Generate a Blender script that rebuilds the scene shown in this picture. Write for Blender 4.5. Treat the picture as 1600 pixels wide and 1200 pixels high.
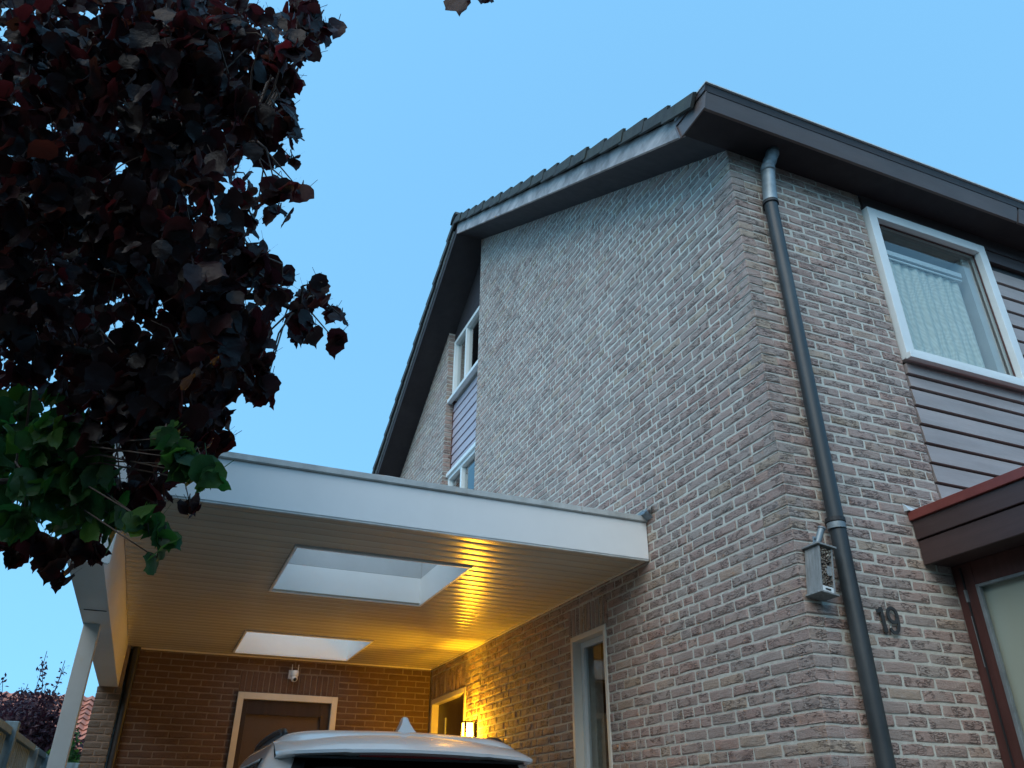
import bpy, bmesh, math, random
from mathutils import noise as mnoise
from mathutils import Vector, Matrix, Euler

random.seed(11)
scene = bpy.context.scene
for o in list(bpy.data.objects):
    bpy.data.objects.remove(o)

# ------------------------------------------------------------------ camera
CAM = Vector((-2.8595, -3.1045, 1.15))
RIGHT = Vector((0.92283, -0.38517, 0.00498)).normalized()
UP = Vector((-0.19034, -0.44473, 0.87521)).normalized()
FWD = Vector((0.33489, 0.80862, 0.48372)).normalized()
cam = bpy.data.cameras.new('camera')
cam.sensor_width = 36.0
cam.lens = 36.0 * 1240.26 / 1600.0
cam.clip_start = 0.05
cam.clip_end = 500
camo = bpy.data.objects.new('camera', cam)
scene.collection.objects.link(camo)
camo.matrix_world = Matrix(((RIGHT.x, UP.x, -FWD.x, CAM.x), (RIGHT.y, UP.y, -FWD.y, CAM.y),
                            (RIGHT.z, UP.z, -FWD.z, CAM.z), (0, 0, 0, 1)))
scene.camera = camo

# ------------------------------------------------------------------ dusk sky
SUN_EL, SUN_AZ = math.radians(42.0), math.radians(224.0)     # azimuth clockwise from +y: low sun behind the camera
world = bpy.data.worlds.new('World')
scene.world = world
world.use_nodes = True
wn = world.node_tree
wn.nodes.clear()
w_out = wn.nodes.new('ShaderNodeOutputWorld')
w_bg = wn.nodes.new('ShaderNodeBackground')
w_sky = wn.nodes.new('ShaderNodeTexSky')
w_sky.sky_type = 'NISHITA'
w_sky.sun_disc = False
w_sky.sun_elevation = SUN_EL
w_sky.sun_rotation = SUN_AZ
w_sky.air_density = 1.0
w_sky.dust_density = 0.2
w_sky.ozone_density = 2.0
w_bg.inputs['Strength'].default_value = 0.15
w_tc = wn.nodes.new('ShaderNodeTexCoord')
w_up = wn.nodes.new('ShaderNodeVectorMath'); w_up.operation = 'ADD'; w_up.inputs[1].default_value = (0, 0, .65)   # thins the pale horizon band
w_nm = wn.nodes.new('ShaderNodeVectorMath'); w_nm.operation = 'NORMALIZE'
w_mx = wn.nodes.new('ShaderNodeMix'); w_mx.data_type = 'RGBA'; w_mx.blend_type = 'MULTIPLY'; w_mx.inputs[0].default_value = 1
w_mx.inputs[7].default_value = (.83, 1.24, 1.09, 1)                                                            # the phone's cool white balance
wn.links.new(w_tc.outputs['Generated'], w_up.inputs[0]); wn.links.new(w_up.outputs[0], w_nm.inputs[0]); wn.links.new(w_nm.outputs[0], w_sky.inputs[0])
wn.links.new(w_sky.outputs[0], w_mx.inputs[6]); wn.links.new(w_mx.outputs[2], w_bg.inputs['Color'])
wn.links.new(w_bg.outputs[0], w_out.inputs['Surface'])
sun = bpy.data.lights.new('sun', 'SUN')
sun.energy = 0.6
sun.angle = math.radians(50)
sun.color = (1.0, 0.80, 0.60)
suno = bpy.data.objects.new('sun', sun)
scene.collection.objects.link(suno)
sd = Vector((math.sin(SUN_AZ) * math.cos(SUN_EL), math.cos(SUN_AZ) * math.cos(SUN_EL), math.sin(SUN_EL)))
suno.rotation_euler = (-sd).to_track_quat('-Z', 'Y').to_euler()
scene.view_settings.view_transform = 'Standard'
scene.view_settings.look = 'None'
scene.view_settings.exposure = 1.55
scene.view_settings.gamma = 1
scene.view_settings.use_curve_mapping = False

COL = scene.collection

# ------------------------------------------------------------------ helpers
def tag(o, label=None, cat=None, group=None, kind=None):
    if label: o['label'] = label
    if cat: o['category'] = cat
    if group: o['group'] = group
    if kind: o['kind'] = kind
    return o

def empty(name, loc, label, cat, rot=(0, 0, 0), group=None):
    o = bpy.data.objects.new(name, None)
    COL.objects.link(o)
    o.location = loc
    o.rotation_euler = rot
    o.empty_display_size = 0.1
    return tag(o, label, cat, group)

def link(name, me, parent=None, mat=None):
    """mesh in WORLD coordinates (or local to parent if it has its own transform)"""
    if mat is not None and not me.materials:
        me.materials.append(mat)
    o = bpy.data.objects.new(name, me)
    COL.objects.link(o)
    if parent is not None:
        o.parent = parent
    return o

class MB:
    def __init__(s):
        s.v = []; s.f = []; s.a = []
    def add(s, verts, faces, rnd=0.0):
        b = len(s.v)
        s.v += [tuple(v) for v in verts]
        for f in faces:
            s.f.append([i + b for i in f]); s.a.append(rnd)
        return s
    def box(s, x0, x1, y0, y1, z0, z1, M=None, rnd=0.0):
        x0, x1 = min(x0, x1), max(x0, x1); y0, y1 = min(y0, y1), max(y0, y1); z0, z1 = min(z0, z1), max(z0, z1)
        vs = [Vector(p) for p in ((x0, y0, z0), (x1, y0, z0), (x1, y1, z0), (x0, y1, z0),
                                  (x0, y0, z1), (x1, y0, z1), (x1, y1, z1), (x0, y1, z1))]
        if M is not None: vs = [M @ v for v in vs]
        return s.add(vs, [(0, 3, 2, 1), (4, 5, 6, 7), (0, 1, 5, 4), (1, 2, 6, 5), (2, 3, 7, 6), (3, 0, 4, 7)], rnd)
    def prism(s, poly, axis, a, b, rnd=0.0):
        """poly: 2-D outline; extruded along axis from a to b"""
        def P(p, t):
            return {'x': (t, p[0], p[1]), 'y': (p[0], t, p[1]), 'z': (p[0], p[1], t)}[axis]
        n = len(poly)
        vs = [P(p, a) for p in poly] + [P(p, b) for p in poly]
        fs = [list(range(n))[::-1], list(range(n, 2 * n))]
        for i in range(n):
            j = (i + 1) % n
            fs.append((i, j, n + j, n + i))
        return s.add(vs, fs, rnd)
    def tube(s, pts, rad, n=10, cap=True, flat=None):
        pts = [Vector(p) for p in pts]
        rs = rad if isinstance(rad, (list, tuple)) else [rad] * len(pts)
        rings = []
        prev = None
        for i, p in enumerate(pts):
            d = (pts[min(i + 1, len(pts) - 1)] - pts[max(i - 1, 0)]).normalized()
            if prev is None:
                up = Vector((0, 0, 1)) if abs(d.z) < .9 else Vector((1, 0, 0))
                u = d.cross(up).normalized()
            else:
                u = (prev - d * prev.dot(d)).normalized()
            w = d.cross(u).normalized(); prev = u
            rings.append([p + (u * math.cos(2 * math.pi * k / n) + w * math.sin(2 * math.pi * k / n)) * rs[i] for k in range(n)])
        vs = [v for r in rings for v in r]
        fs = []
        for i in range(len(rings) - 1):
            for k in range(n):
                k2 = (k + 1) % n
                fs.append((i * n + k, i * n + k2, (i + 1) * n + k2, (i + 1) * n + k))
        if cap:
            fs.append(list(range(n))[::-1])
            fs.append(list(range((len(rings) - 1) * n, len(rings) * n)))
        return s.add(vs, fs)
    def mesh(s, name, mat=None, smooth=False, attr=False):
        me = bpy.data.meshes.new(name)
        me.from_pydata(s.v, [], s.f)
        if attr:
            at = me.attributes.new('rnd', 'FLOAT', 'FACE')
            at.data.foreach_set('value', s.a)
        bm = bmesh.new(); bm.from_mesh(me)
        bmesh.ops.recalc_face_normals(bm, faces=bm.faces)
        bm.to_mesh(me); bm.free()
        if smooth:
            me.polygons.foreach_set('use_smooth', [True] * len(me.polygons))
        if mat: me.materials.append(mat)
        me.update()
        return me
    def obj(s, name, mat, parent=None, smooth=False, bevel=0.0, attr=False, sharp=None):
        o = link(name, s.mesh(name, mat, smooth, attr), parent)
        if bevel:
            m = o.modifiers.new('bevel', 'BEVEL'); m.width = bevel; m.segments = 2; m.limit_method = 'ANGLE'
            m.angle_limit = math.radians(50)
        if sharp:
            o.data.set_sharp_from_angle(angle=math.radians(sharp))
        return o

def lathe(prof, n=16, M=None):
    """prof: list of (r, z)"""
    vs = []; fs = []
    for r, z in prof:
        for k in range(n):
            a = 2 * math.pi * k / n
            v = Vector((r * math.cos(a), r * math.sin(a), z))
            vs.append(M @ v if M is not None else v)
    for i in range(len(prof) - 1):
        for k in range(n):
            k2 = (k + 1) % n
            fs.append((i * n + k, i * n + k2, (i + 1) * n + k2, (i + 1) * n + k))
    fs.append(list(range(n))[::-1]); fs.append(list(range((len(prof) - 1) * n, len(prof) * n)))
    return vs, fs

def in_view(p, margin=40):
    q = Vector(p) - CAM
    z = q.dot(FWD)
    if z < 0.1: return None
    x = 800 + 1240.26 * q.dot(RIGHT) / z; y = 600 - 1240.26 * q.dot(UP) / z
    return z if (-margin < x < 1600 + margin and -margin < y < 1200 + margin) else None

# ------------------------------------------------------------------ materials
class NT:
    def __init__(s, name):
        s.m = bpy.data.materials.new(name); s.m.use_nodes = True
        s.n = s.m.node_tree.nodes; s.l = s.m.node_tree.links
        s.b = s.n['Principled BSDF']; s.out = s.n['Material Output']
    def node(s, t, **kw):
        n = s.n.new(t)
        for k, v in kw.items():
            if k in n.inputs.keys() if isinstance(k, str) else False: n.inputs[k].default_value = v
            else: setattr(n, k, v)
        return n
    def noise(s, vec, scale, detail=3, rough=.55, dist=0.0):
        n = s.n.new('ShaderNodeTexNoise')
        n.inputs['Scale'].default_value = scale; n.inputs['Detail'].default_value = detail
        n.inputs['Roughness'].default_value = rough; n.inputs['Distortion'].default_value = dist
        if vec is not None: s.l.new(vec, n.inputs['Vector'])
        return n.outputs['Fac']
    def ramp(s, fac, stops):
        r = s.n.new('ShaderNodeValToRGB')
        e = r.color_ramp.elements
        while len(e) > 1: e.remove(e[-1])
        e[0].position = stops[0][0]; e[0].color = (*stops[0][1], 1)
        for p, c in stops[1:]:
            k = e.new(p); k.color = (*c, 1)
        s.l.new(fac, r.inputs['Fac'])
        return r.outputs['Color']
    def math(s, op, a, b=None, c=None, clamp=False):
        n = s.n.new('ShaderNodeMath'); n.operation = op; n.use_clamp = clamp
        for i, v in enumerate((a, b, c)):
            if v is None: continue
            if isinstance(v, (int, float)): n.inputs[i].default_value = v
            else: s.l.new(v, n.inputs[i])
        return n.outputs[0]
    def mix(s, fac, a, b, mode='MIX'):
        n = s.n.new('ShaderNodeMix'); n.data_type = 'RGBA'; n.blend_type = mode
        for i, v in ((0, fac), (6, a), (7, b)):
            if isinstance(v, (int, float)): n.inputs[i].default_value = v
            elif isinstance(v, tuple): n.inputs[i].default_value = (*v, 1)
            else: s.l.new(v, n.inputs[i])
        return n.outputs[2]
    def vmul(s, vec, k, add=None):
        n = s.n.new('ShaderNodeVectorMath'); n.operation = 'MULTIPLY'
        s.l.new(vec, n.inputs[0]); n.inputs[1].default_value = k
        r = n.outputs[0]
        if add is not None:
            n2 = s.n.new('ShaderNodeVectorMath'); n2.operation = 'ADD'
            s.l.new(r, n2.inputs[0]); s.l.new(add, n2.inputs[1]); r = n2.outputs[0]
        return r
    def pos(s):
        return s.n.new('ShaderNodeNewGeometry').outputs['Position']
    def objc(s):
        return s.n.new('ShaderNodeTexCoord').outputs['Object']
    def bump(s, h, strength=.4, dist=.01):
        b = s.n.new('ShaderNodeBump'); b.inputs['Strength'].default_value = strength; b.inputs['Distance'].default_value = dist
        s.l.new(h, b.inputs['Height']); s.l.new(b.outputs[0], s.b.inputs['Normal'])
    def rough(s, v):
        if isinstance(v, (int, float)): s.b.inputs['Roughness'].default_value = v
        else: s.l.new(v, s.b.inputs['Roughness'])
    def color(s, v):
        if isinstance(v, tuple): s.b.inputs['Base Color'].default_value = (*v, 1)
        else: s.l.new(v, s.b.inputs['Base Color'])

def paint(name, col, rough=.5, var=.12, scale=6, grain=None, dirt=0.0, dirtcol=(.12, .11, .09), bump=.15, spec=.5):
    t = NT(name); p = t.pos()
    v = t.vmul(p, grain or (1, 1, 1))
    n = t.noise(v, scale, 5, .6)
    a = tuple(c * (1 - var) for c in col); b = tuple(min(1, c * (1 + var)) for c in col)
    c = t.ramp(n, [(.3, a), (.7, b)])
    if dirt:
        n2 = t.noise(t.vmul(p, (1, 1, .45)), 3.1, 6, .7)
        f = t.math('MULTIPLY', t.math('SUBTRACT', n2, .48, clamp=True), dirt * 4, clamp=True)
        c = t.mix(f, c, dirtcol)
    t.color(c)
    t.rough(t.math('ADD', t.math('MULTIPLY', t.noise(v, scale * 3, 4), .25), rough - .12))
    t.bump(t.noise(v, scale * 9, 4), bump, .004)
    t.b.inputs['Specular IOR Level'].default_value = spec
    return t.m

def brick_mat(name, cols, crease=(.07, .06, .06), crease_amt=1.0, cell=1.0, rough=.85):
    t = NT(name); p = t.pos()
    oi = t.n.new('ShaderNodeObjectInfo').outputs['Random']
    at = t.n.new('ShaderNodeAttribute'); at.attribute_name = 'rnd'
    r = t.math('FRACT', t.math('ADD', oi, at.outputs['Fac']))
    off = t.n.new('ShaderNodeCombineXYZ')
    t.l.new(t.math('MULTIPLY', r, 91.7), off.inputs[0]); t.l.new(t.math('MULTIPLY', r, 37.3), off.inputs[1]); t.l.new(t.math('MULTIPLY', r, 63.1), off.inputs[2])
    v = t.vmul(p, (1, 1, 1), off.outputs[0])
    base = t.ramp(r, cols)
    # mottling inside the brick
    mot = t.noise(v, 14, 5, .65)
    c = t.mix(t.math('MULTIPLY', t.math('SUBTRACT', mot, .42, clamp=True), 2.0, clamp=True), base, tuple(min(1, x * 1.22) for x in cols[len(cols) // 2][1]))
    fine = t.noise(v, 160, 4, .7)
    c = t.mix(.4, c, t.ramp(fine, [(.25, (.10, .10, .10)), (.75, (.9, .9, .9))]), 'OVERLAY')
    # folds of the hand-moulded face: thin wandering lines, only in some bricks and mostly mid-face
    vs = t.vmul(p, (.62, .62, 2.3), off.outputs[0])
    f1 = t.noise(vs, 27, 2.2, .5, .9)
    line = t.math('SUBTRACT', 1.0, t.math('MULTIPLY', t.math('ABSOLUTE', t.math('SUBTRACT', f1, .5)), 17.0), clamp=True)
    m1 = t.math('MULTIPLY', t.math('SUBTRACT', t.noise(v, 13, 2), .445, clamp=True), 11.0, clamp=True)
    m2 = t.math('MULTIPLY', t.math('SUBTRACT', t.math('FRACT', t.math('MULTIPLY', r, 17.77)), .03, clamp=True), 5.0, clamp=True)
    folds = t.math('MULTIPLY', t.math('MULTIPLY', line, m1), t.math('MULTIPLY', m2, crease_amt), clamp=True)
    c = t.mix(t.math('MULTIPLY', folds, .66), c, crease)
    # weathering bands across the wall
    w = t.noise(t.vmul(p, (1, 1, .6)), .9, 4, .6)
    c = t.mix(.3, c, t.ramp(w, [(.3, (.36, .36, .36)), (.7, (.62, .62, .62))]), 'OVERLAY')
    t.color(c); t.rough(rough)
    h = t.math('SUBTRACT', t.math('MULTIPLY', fine, .25), t.math('MULTIPLY', folds, 1.0))
    h = t.math('ADD', h, t.math('MULTIPLY', t.noise(vs, 45, 4, .6), .8))
    t.bump(h, .9, .006)
    return t.m

M = {}
M['brick'] = brick_mat('grey_pink_brick', [(0, (.33, .225, .195)), (.16, (.37, .265, .23)), (.34, (.315, .26, .235)),
                        (.52, (.36, .25, .215)), (.68, (.33, .28, .25)), (.84, (.38, .25, .21)), (.94, (.40, .31, .235)), (1, (.315, .235, .205))], crease=(.045, .026, .024))
M['mortar'] = paint('pale_mortar', (.56, .55, .49), .95, .12, 30, bump=.6, dirt=.15)
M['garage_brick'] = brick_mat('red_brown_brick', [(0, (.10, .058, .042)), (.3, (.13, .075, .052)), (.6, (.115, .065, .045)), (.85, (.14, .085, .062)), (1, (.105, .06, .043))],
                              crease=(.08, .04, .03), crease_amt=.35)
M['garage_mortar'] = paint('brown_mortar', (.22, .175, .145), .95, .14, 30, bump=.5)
M['dark_brick'] = brick_mat('dark_pier_brick', [(0, (.10, .085, .07)), (.5, (.13, .11, .09)), (1, (.11, .09, .075))], crease_amt=.3)
M['fascia'] = paint('painted_white_fascia', (.83, .83, .82), .45, .04, 1.2, dirt=.10, dirtcol=(.55, .57, .57), bump=.05)
M['post'] = paint('grey_white_post', (.52, .56, .56), .45, .05, 3, dirt=.1)
M['trim'] = paint('weathered_grey_trim', (.50, .52, .51), .5, .16, 9, dirt=.35, bump=.2)
M['frame'] = paint('white_window_paint', (.72, .76, .76), .38, .05, 4, dirt=.08, bump=.08)
M['cream'] = paint('cream_frame_paint', (.74, .69, .60), .42, .05, 4, dirt=.06, bump=.08)
M['brown'] = paint('dark_brown_boarding', (.060, .044, .044), .42, .25, 5, grain=(.3, .3, 3), dirt=.12, dirtcol=(.11, .10, .09))
M['soffit'] = paint('dark_brown_soffit', (.022, .017, .021), .75, .2, 4, dirt=.08)
M['eave'] = paint('brown_eaves_board', (.120, .088, .082), .45, .18, 4, grain=(.4, 1, 2), dirt=.25, dirtcol=(.06, .055, .06))
M['barge'] = paint('weathered_bargeboard', (.38, .325, .31), .5, .4, 7, grain=(1, .5, 2.2), dirt=.9, dirtcol=(.07, .055, .05), bump=.5)
M['siding'] = paint('brown_siding_paint', (.34, .29, .275), .42, .18, 3, grain=(.35, .35, 3), dirt=.3, dirtcol=(.23, .21, .19), bump=.2)
M['gable_siding'] = paint('glossy_siding_paint', (.42, .38, .43), .3, .10, 3, grain=(.35, .35, 3), dirt=.05, bump=.08)
M['tile'] = paint('dark_roof_tile', (.036, .036, .034), .75, .35, 12, dirt=.5, dirtcol=(.065, .075, .05), bump=.6)
M['red_tile'] = paint('red_clay_tile', (.48, .15, .085), .7, .35, 3, dirt=.5, dirtcol=(.16, .09, .06), bump=.4)
M['red_trim'] = paint('red_brown_trim', (.20, .045, .036), .4, .15, 6, dirt=.1)
M['porch'] = paint('dark_maroon_board', (.062, .036, .034), .42, .2, 5, grain=(1, .3, 3), dirt=.1)
M['door_frame'] = paint('maroon_frame_stain', (.085, .030, .026), .5, .25, 6, grain=(3, 3, .3), bump=.2)
M['aluminium'] = paint('pale_metal_edge', (.52, .56, .58), .35, .1, 5, dirt=.1)
M['zinc'] = paint('grey_zinc', (.25, .29, .31), .52, .25, 9, dirt=.2)
M['zinc'].node_tree.nodes['Principled BSDF'].inputs['Metallic'].default_value = .5
M['pipe'] = paint('dark_grey_pipe_plastic', (.028, .036, .042), .48, .15, 5, grain=(1, 1, .2), dirt=.3, dirtcol=(.13, .14, .14))
M['rubber'] = paint('black_seal', (.02, .02, .022), .6, .1)
M['lead'] = paint('folded_lead_flashing', (.21, .25, .28), .42, .3, 25, dirt=.4, dirtcol=(.35, .38, .38), bump=.8)
M['lead'].node_tree.nodes['Principled BSDF'].inputs['Metallic'].default_value = .4
M['black_pipe'] = paint('black_pipe_paint', (.018, .018, .02), .45, .2)
M['concrete'] = paint('concrete_paving', (.12, .115, .105), .9, .2, 5, dirt=.3, bump=.5)
M['grass'] = paint('garden_ground', (.045, .055, .03), .95, .4, 6, bump=.8)
M['wood_grey'] = paint('silvered_wood', (.25, .26, .26), .7, .3, 16, grain=(3, 3, .35), dirt=.5, dirtcol=(.15, .15, .14), bump=.5)
M['fence'] = paint('weathered_fence_wood', (.18, .26, .30), .75, .3, 10, grain=(3, 3, .4), dirt=.4, dirtcol=(.09, .12, .09), bump=.4)
M['number'] = paint('dull_dark_metal', (.04, .044, .048), .5, .15, 20)
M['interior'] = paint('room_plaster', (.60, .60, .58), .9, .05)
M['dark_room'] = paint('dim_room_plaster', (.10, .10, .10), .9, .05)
M['white_plastic'] = paint('white_plastic', (.80, .80, .80), .3, .02)
M['panel'] = paint('beige_door_panel', (.10, .065, .045), .5, .08, 3)
M['door_wood'] = paint('dark_stained_wood', (.04, .024, .02), .4, .2, 8, grain=(3, 3, .3))

# ceiling planks: glossy cream plastic
t = NT('cream_ceiling_plastic'); p = t.pos()
t.color(t.ramp(t.noise(t.vmul(p, (.3, 2, 1)), 2.5, 4), [(.3, (.45, .42, .34)), (.7, (.52, .49, .40))]))
t.rough(t.math('ADD', t.math('MULTIPLY', t.noise(t.vmul(p, (.4, 3, 1)), 9, 3), .12), .17))
t.bump(t.noise(t.vmul(p, (4, 1, 1)), 14, 3), .10, .004)
t.b.inputs['Specular IOR Level'].default_value = .55
M['ceiling'] = t.m

def glass(name, tint=(.8, .85, .85), rough=.02, refl=1.0):
    t = NT(name); t.n.remove(t.b)
    tr = t.n.new('ShaderNodeBsdfTransparent'); tr.inputs[0].default_value = (*tint, 1)
    gl = t.n.new('ShaderNodeBsdfGlossy'); gl.inputs['Roughness'].default_value = rough
    ge = t.n.new('ShaderNodeNewGeometry'); dt = t.n.new('ShaderNodeVectorMath'); dt.operation = 'DOT_PRODUCT'
    t.l.new(ge.outputs['Normal'], dt.inputs[0]); t.l.new(ge.outputs['Incoming'], dt.inputs[1])
    cs = t.math('ABSOLUTE', dt.outputs['Value'])
    fr = t.math('ADD', t.math('MULTIPLY', t.math('POWER', t.math('SUBTRACT', 1.0, cs, clamp=True), 5.0), .95), .05)
    nz = t.noise(t.pos(), 1.6, 2)
    bp = t.n.new('ShaderNodeBump'); bp.inputs['Strength'].default_value = .08; bp.inputs['Distance'].default_value = .02
    t.l.new(nz, bp.inputs['Height']); t.l.new(bp.outputs[0], gl.inputs['Normal'])
    mx = t.n.new('ShaderNodeMixShader')
    t.l.new(t.math('MULTIPLY', fr, refl * 1.8, clamp=True), mx.inputs[0])
    t.l.new(tr.outputs[0], mx.inputs[1]); t.l.new(gl.outputs[0], mx.inputs[2]); t.l.new(mx.outputs[0], t.out.inputs['Surface'])
    return t.m
M['glass'] = glass('window_glass')
M['dark_glass'] = glass('tinted_car_glass', (.06, .07, .08), .03)

# obscured glass of the porch
t = NT('obscured_glass'); p = t.pos()
t.color(t.ramp(t.noise(t.vmul(p, (1, 1, .5)), 1.2, 3), [(.3, (.40, .42, .33)), (.7, (.46, .54, .48))]))
t.rough(.35); t.bump(t.noise(p, 160, 2), .12, .002)
t.b.inputs['Transmission Weight'].default_value = .15
M['obscured'] = t.m

# sheer curtain with a crossing-weave shimmer
t = NT('sheer_curtain'); p = t.pos()
rows = t.math('ADD', t.math('MULTIPLY', t.n.new('ShaderNodeSeparateXYZ').outputs[2], 1.0), 0.0)
sep = [n for n in t.n if n.bl_idname == 'ShaderNodeSeparateXYZ'][0]; t.l.new(p, sep.inputs[0])
warp = t.noise(p, 2.6, 2, .5)
u1 = t.math('SINE', t.math('ADD', t.math('MULTIPLY', sep.outputs[2], 150.0), t.math('ADD', t.math('MULTIPLY', warp, 75.0), t.math('MULTIPLY', sep.outputs[0], 30.0))))
u2 = t.math('SINE', t.math('ADD', t.math('MULTIPLY', sep.outputs[0], 190.0), t.math('MULTIPLY', warp, -95.0)))
wv = t.math('ADD', .5, t.math('ADD', t.math('MULTIPLY', u1, .13), t.math('MULTIPLY', u2, .14)))
big = t.noise(p, 3.5, 2)
t.color(t.mix(t.math('MULTIPLY', big, .5), t.ramp(wv, [(.1, (.50, .52, .48)), (.9, (.84, .86, .80))]), (.62, .66, .52))); t.rough(.9)
M['curtain'] = t.m

# translucent dome of the roof lights
t = NT('opal_acrylic'); t.color((.85, .86, .86)); t.rough(.4)
tl = t.n.new('ShaderNodeBsdfTranslucent'); tl.inputs[0].default_value = (.97, .98, .97, 1)
mx = t.n.new('ShaderNodeMixShader'); mx.inputs[0].default_value = .88
t.l.new(t.b.outputs[0], mx.inputs[1]); t.l.new(tl.outputs[0], mx.inputs[2])
tp = t.n.new('ShaderNodeBsdfTransparent'); tp.inputs[0].default_value = (.92, .95, .96, 1); m2 = t.n.new('ShaderNodeMixShader'); m2.inputs[0].default_value = .38
t.l.new(mx.outputs[0], m2.inputs[1]); t.l.new(tp.outputs[0], m2.inputs[2]); t.l.new(m2.outputs[0], t.out.inputs['Surface'])
M['opal'] = t.m
M['well'] = paint('well_lining', (.88, .88, .86), .35, .02, 3, bump=.03)
M['upstand'] = paint('grey_upstand', (.52, .53, .53), .5, .06, 3)

def leaf_mat(name, cols, trans, tw, rough=.42):
    t = NT(name); p = t.objc()
    oi = t.n.new('ShaderNodeObjectInfo').outputs['Random']
    at = t.n.new('ShaderNodeAttribute'); at.attribute_name = 'rnd'
    r = t.math('FRACT', t.math('ADD', oi, at.outputs['Fac']))
    c = t.ramp(r, cols)
    c = t.mix(.35, c, t.ramp(t.noise(t.pos(), 55, 4), [(.3, (.25, .25, .25)), (.7, (.75, .75, .75))]), 'OVERLAY')
    t.color(c); t.rough(rough); t.b.inputs['Specular IOR Level'].default_value = .3
    t.bump(t.noise(t.pos(), 60, 3), .35, .01)
    tl = t.n.new('ShaderNodeBsdfTranslucent')
    t.l.new(t.ramp(r, trans), tl.inputs[0])
    mx = t.n.new('ShaderNodeMixShader'); mx.inputs[0].default_value = tw
    t.l.new(t.b.outputs[0], mx.inputs[1]); t.l.new(tl.outputs[0], mx.inputs[2]); t.l.new(mx.outputs[0], t.out.inputs['Surface'])
    return t.m
M['leaf'] = leaf_mat('purple_leaf', [(0, (.008, .005, .007)), (.5, (.014, .008, .010)), (.8, (.020, .017, .019)), (1, (.03, .012, .013))],
                     [(0, (.08, .012, .014)), (.45, (.035, .009, .011)), (.8, (.065, .020, .010)), (1, (.15, .013, .022))], .5)
M['green_leaf'] = leaf_mat('green_leaf', [(0, (.028, .075, .028)), (.6, (.04, .10, .032)), (1, (.06, .13, .03))],
                           [(0, (.02, .10, .03)), (.6, (.03, .16, .03)), (.9, (.07, .22, .02)), (1, (.20, .34, .04))], .5)
M['bush_leaf'] = leaf_mat('maroon_small_leaf', [(0, (.045, .022, .035)), (.6, (.06, .03, .045)), (1, (.09, .045, .05))],
                          [(0, (.04, .01, .02)), (1, (.09, .02, .03))], .35)
M['hedge'] = paint('dense_hedge_green', (.035, .05, .025), .95, .5, 4, bump=.9)
M['bark'] = paint('brown_bark', (.045, .035, .03), .85, .35, 30, grain=(1, 1, .3), bump=.8)
M['twig'] = paint('pale_brown_twig', (.09, .065, .055), .7, .25, 30)

# car
t = NT('white_car_paint'); t.color((.84, .85, .86)); t.rough(.28); t.b.inputs['Coat Weight'].default_value = 1.0; t.b.inputs['Coat Roughness'].default_value = .04
M['car_paint'] = t.m
M['car_black'] = paint('black_car_trim', (.02, .021, .023), .35, .1)
M['tyre'] = paint('tyre_rubber', (.02, .02, .02), .8, .2, 20)
M['rim'] = paint('alloy', (.4, .41, .42), .3, .05)
t = NT('red_lens'); t.color((.20, .012, .012)); t.rough(.15); M['red_lens'] = t.m

# lantern glass that glows
t = NT('lit_lantern_glass'); t.color((.9, .6, .25)); t.b.inputs['Emission Color'].default_value = (1.0, .45, .08, 1); t.b.inputs['Emission Strength'].default_value = 14
tr = t.n.new('ShaderNodeBsdfTransparent'); mx = t.n.new('ShaderNodeMixShader'); mx.inputs[0].default_value = .75
t.l.new(t.b.outputs[0], mx.inputs[1]); t.l.new(tr.outputs[0], mx.inputs[2]); t.l.new(mx.outputs[0], t.out.inputs['Surface'])
M['lit'] = t.m

# ------------------------------------------------------------------ ground
def sheet(name, x0, x1, y0, y1, z, mat, th=.05):
    o = MB().box(x0, x1, y0, y1, z - th, z).obj(name, mat)
    o['kind'] = 'structure'
    return o
sheet('ground', -250, 250, -250, 250, 0.0, M['grass'], .5)
sheet('driveway', -3.75, .0 - .01, -12, 6.1, .006, M['concrete'], .02)
sheet('front_path', .0, 5.2, -12, -.01, .010, M['concrete'], .02)

H = 1.15                       # eye height; z values below are written above the eye and lifted by H
SL1, SL2, RIDGE = .594, .615, 4.92
ZE = 4.02 + H                  # underside of the eaves
ZR = ZE + SL1 * RIDGE
YREAR = 9.3
def zt(y):
    return ZE + SL1 * y if y <= RIDGE else ZR - SL2 * (y - RIDGE)

# ------------------------------------------------------------------ brickwork
K0 = .0583
CH = .0625
def brick_shape(L, D, Z, rng, j=.0023):
    nx, nz = 5, 4
    vs = []
    for k in range(nz):
        for i in range(nx):
            edge = i in (0, nx - 1) or k in (0, nz - 1)
            x = L * (0, .05, .5, .95, 1)[i] if L > .07 else L * (0, .12, .5, .88, 1)[i]
            z = Z * (0, .14, .86, 1)[k] if Z < .1 else Z * (0, .04, .96, 1)[k]
            dx = rng.uniform(-j, j) if i in (1, 2, 3) else rng.uniform(-j, j) * .6
            dz = rng.uniform(-j, j)
            y = (.0032 if edge else 0.0) + rng.uniform(-j, j) * .8
            if (i in (0, nx - 1)) and (k in (0, nz - 1)): y += .0012
            vs.append((x + dx, y, z + dz))
    fs = []
    for k in range(nz - 1):
        for i in range(nx - 1):
            a = k * nx + i
            fs.append((a, a + 1, a + nx + 1, a + nx))
    ring = [i for i in range(nx)] + [k * nx + nx - 1 for k in range(1, nz)] + [(nz - 1) * nx + i for i in range(nx - 2, -1, -1)] + [k * nx for k in range(nz - 2, 0, -1)]
    b = len(vs)
    for r in ring:
        x, y, z = vs[r]; vs.append((x, D, z))
    n = len(ring)
    for q in range(n):
        q2 = (q + 1) % n
        fs.append((ring[q2], ring[q], b + q, b + q2))
    return vs, fs

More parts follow.
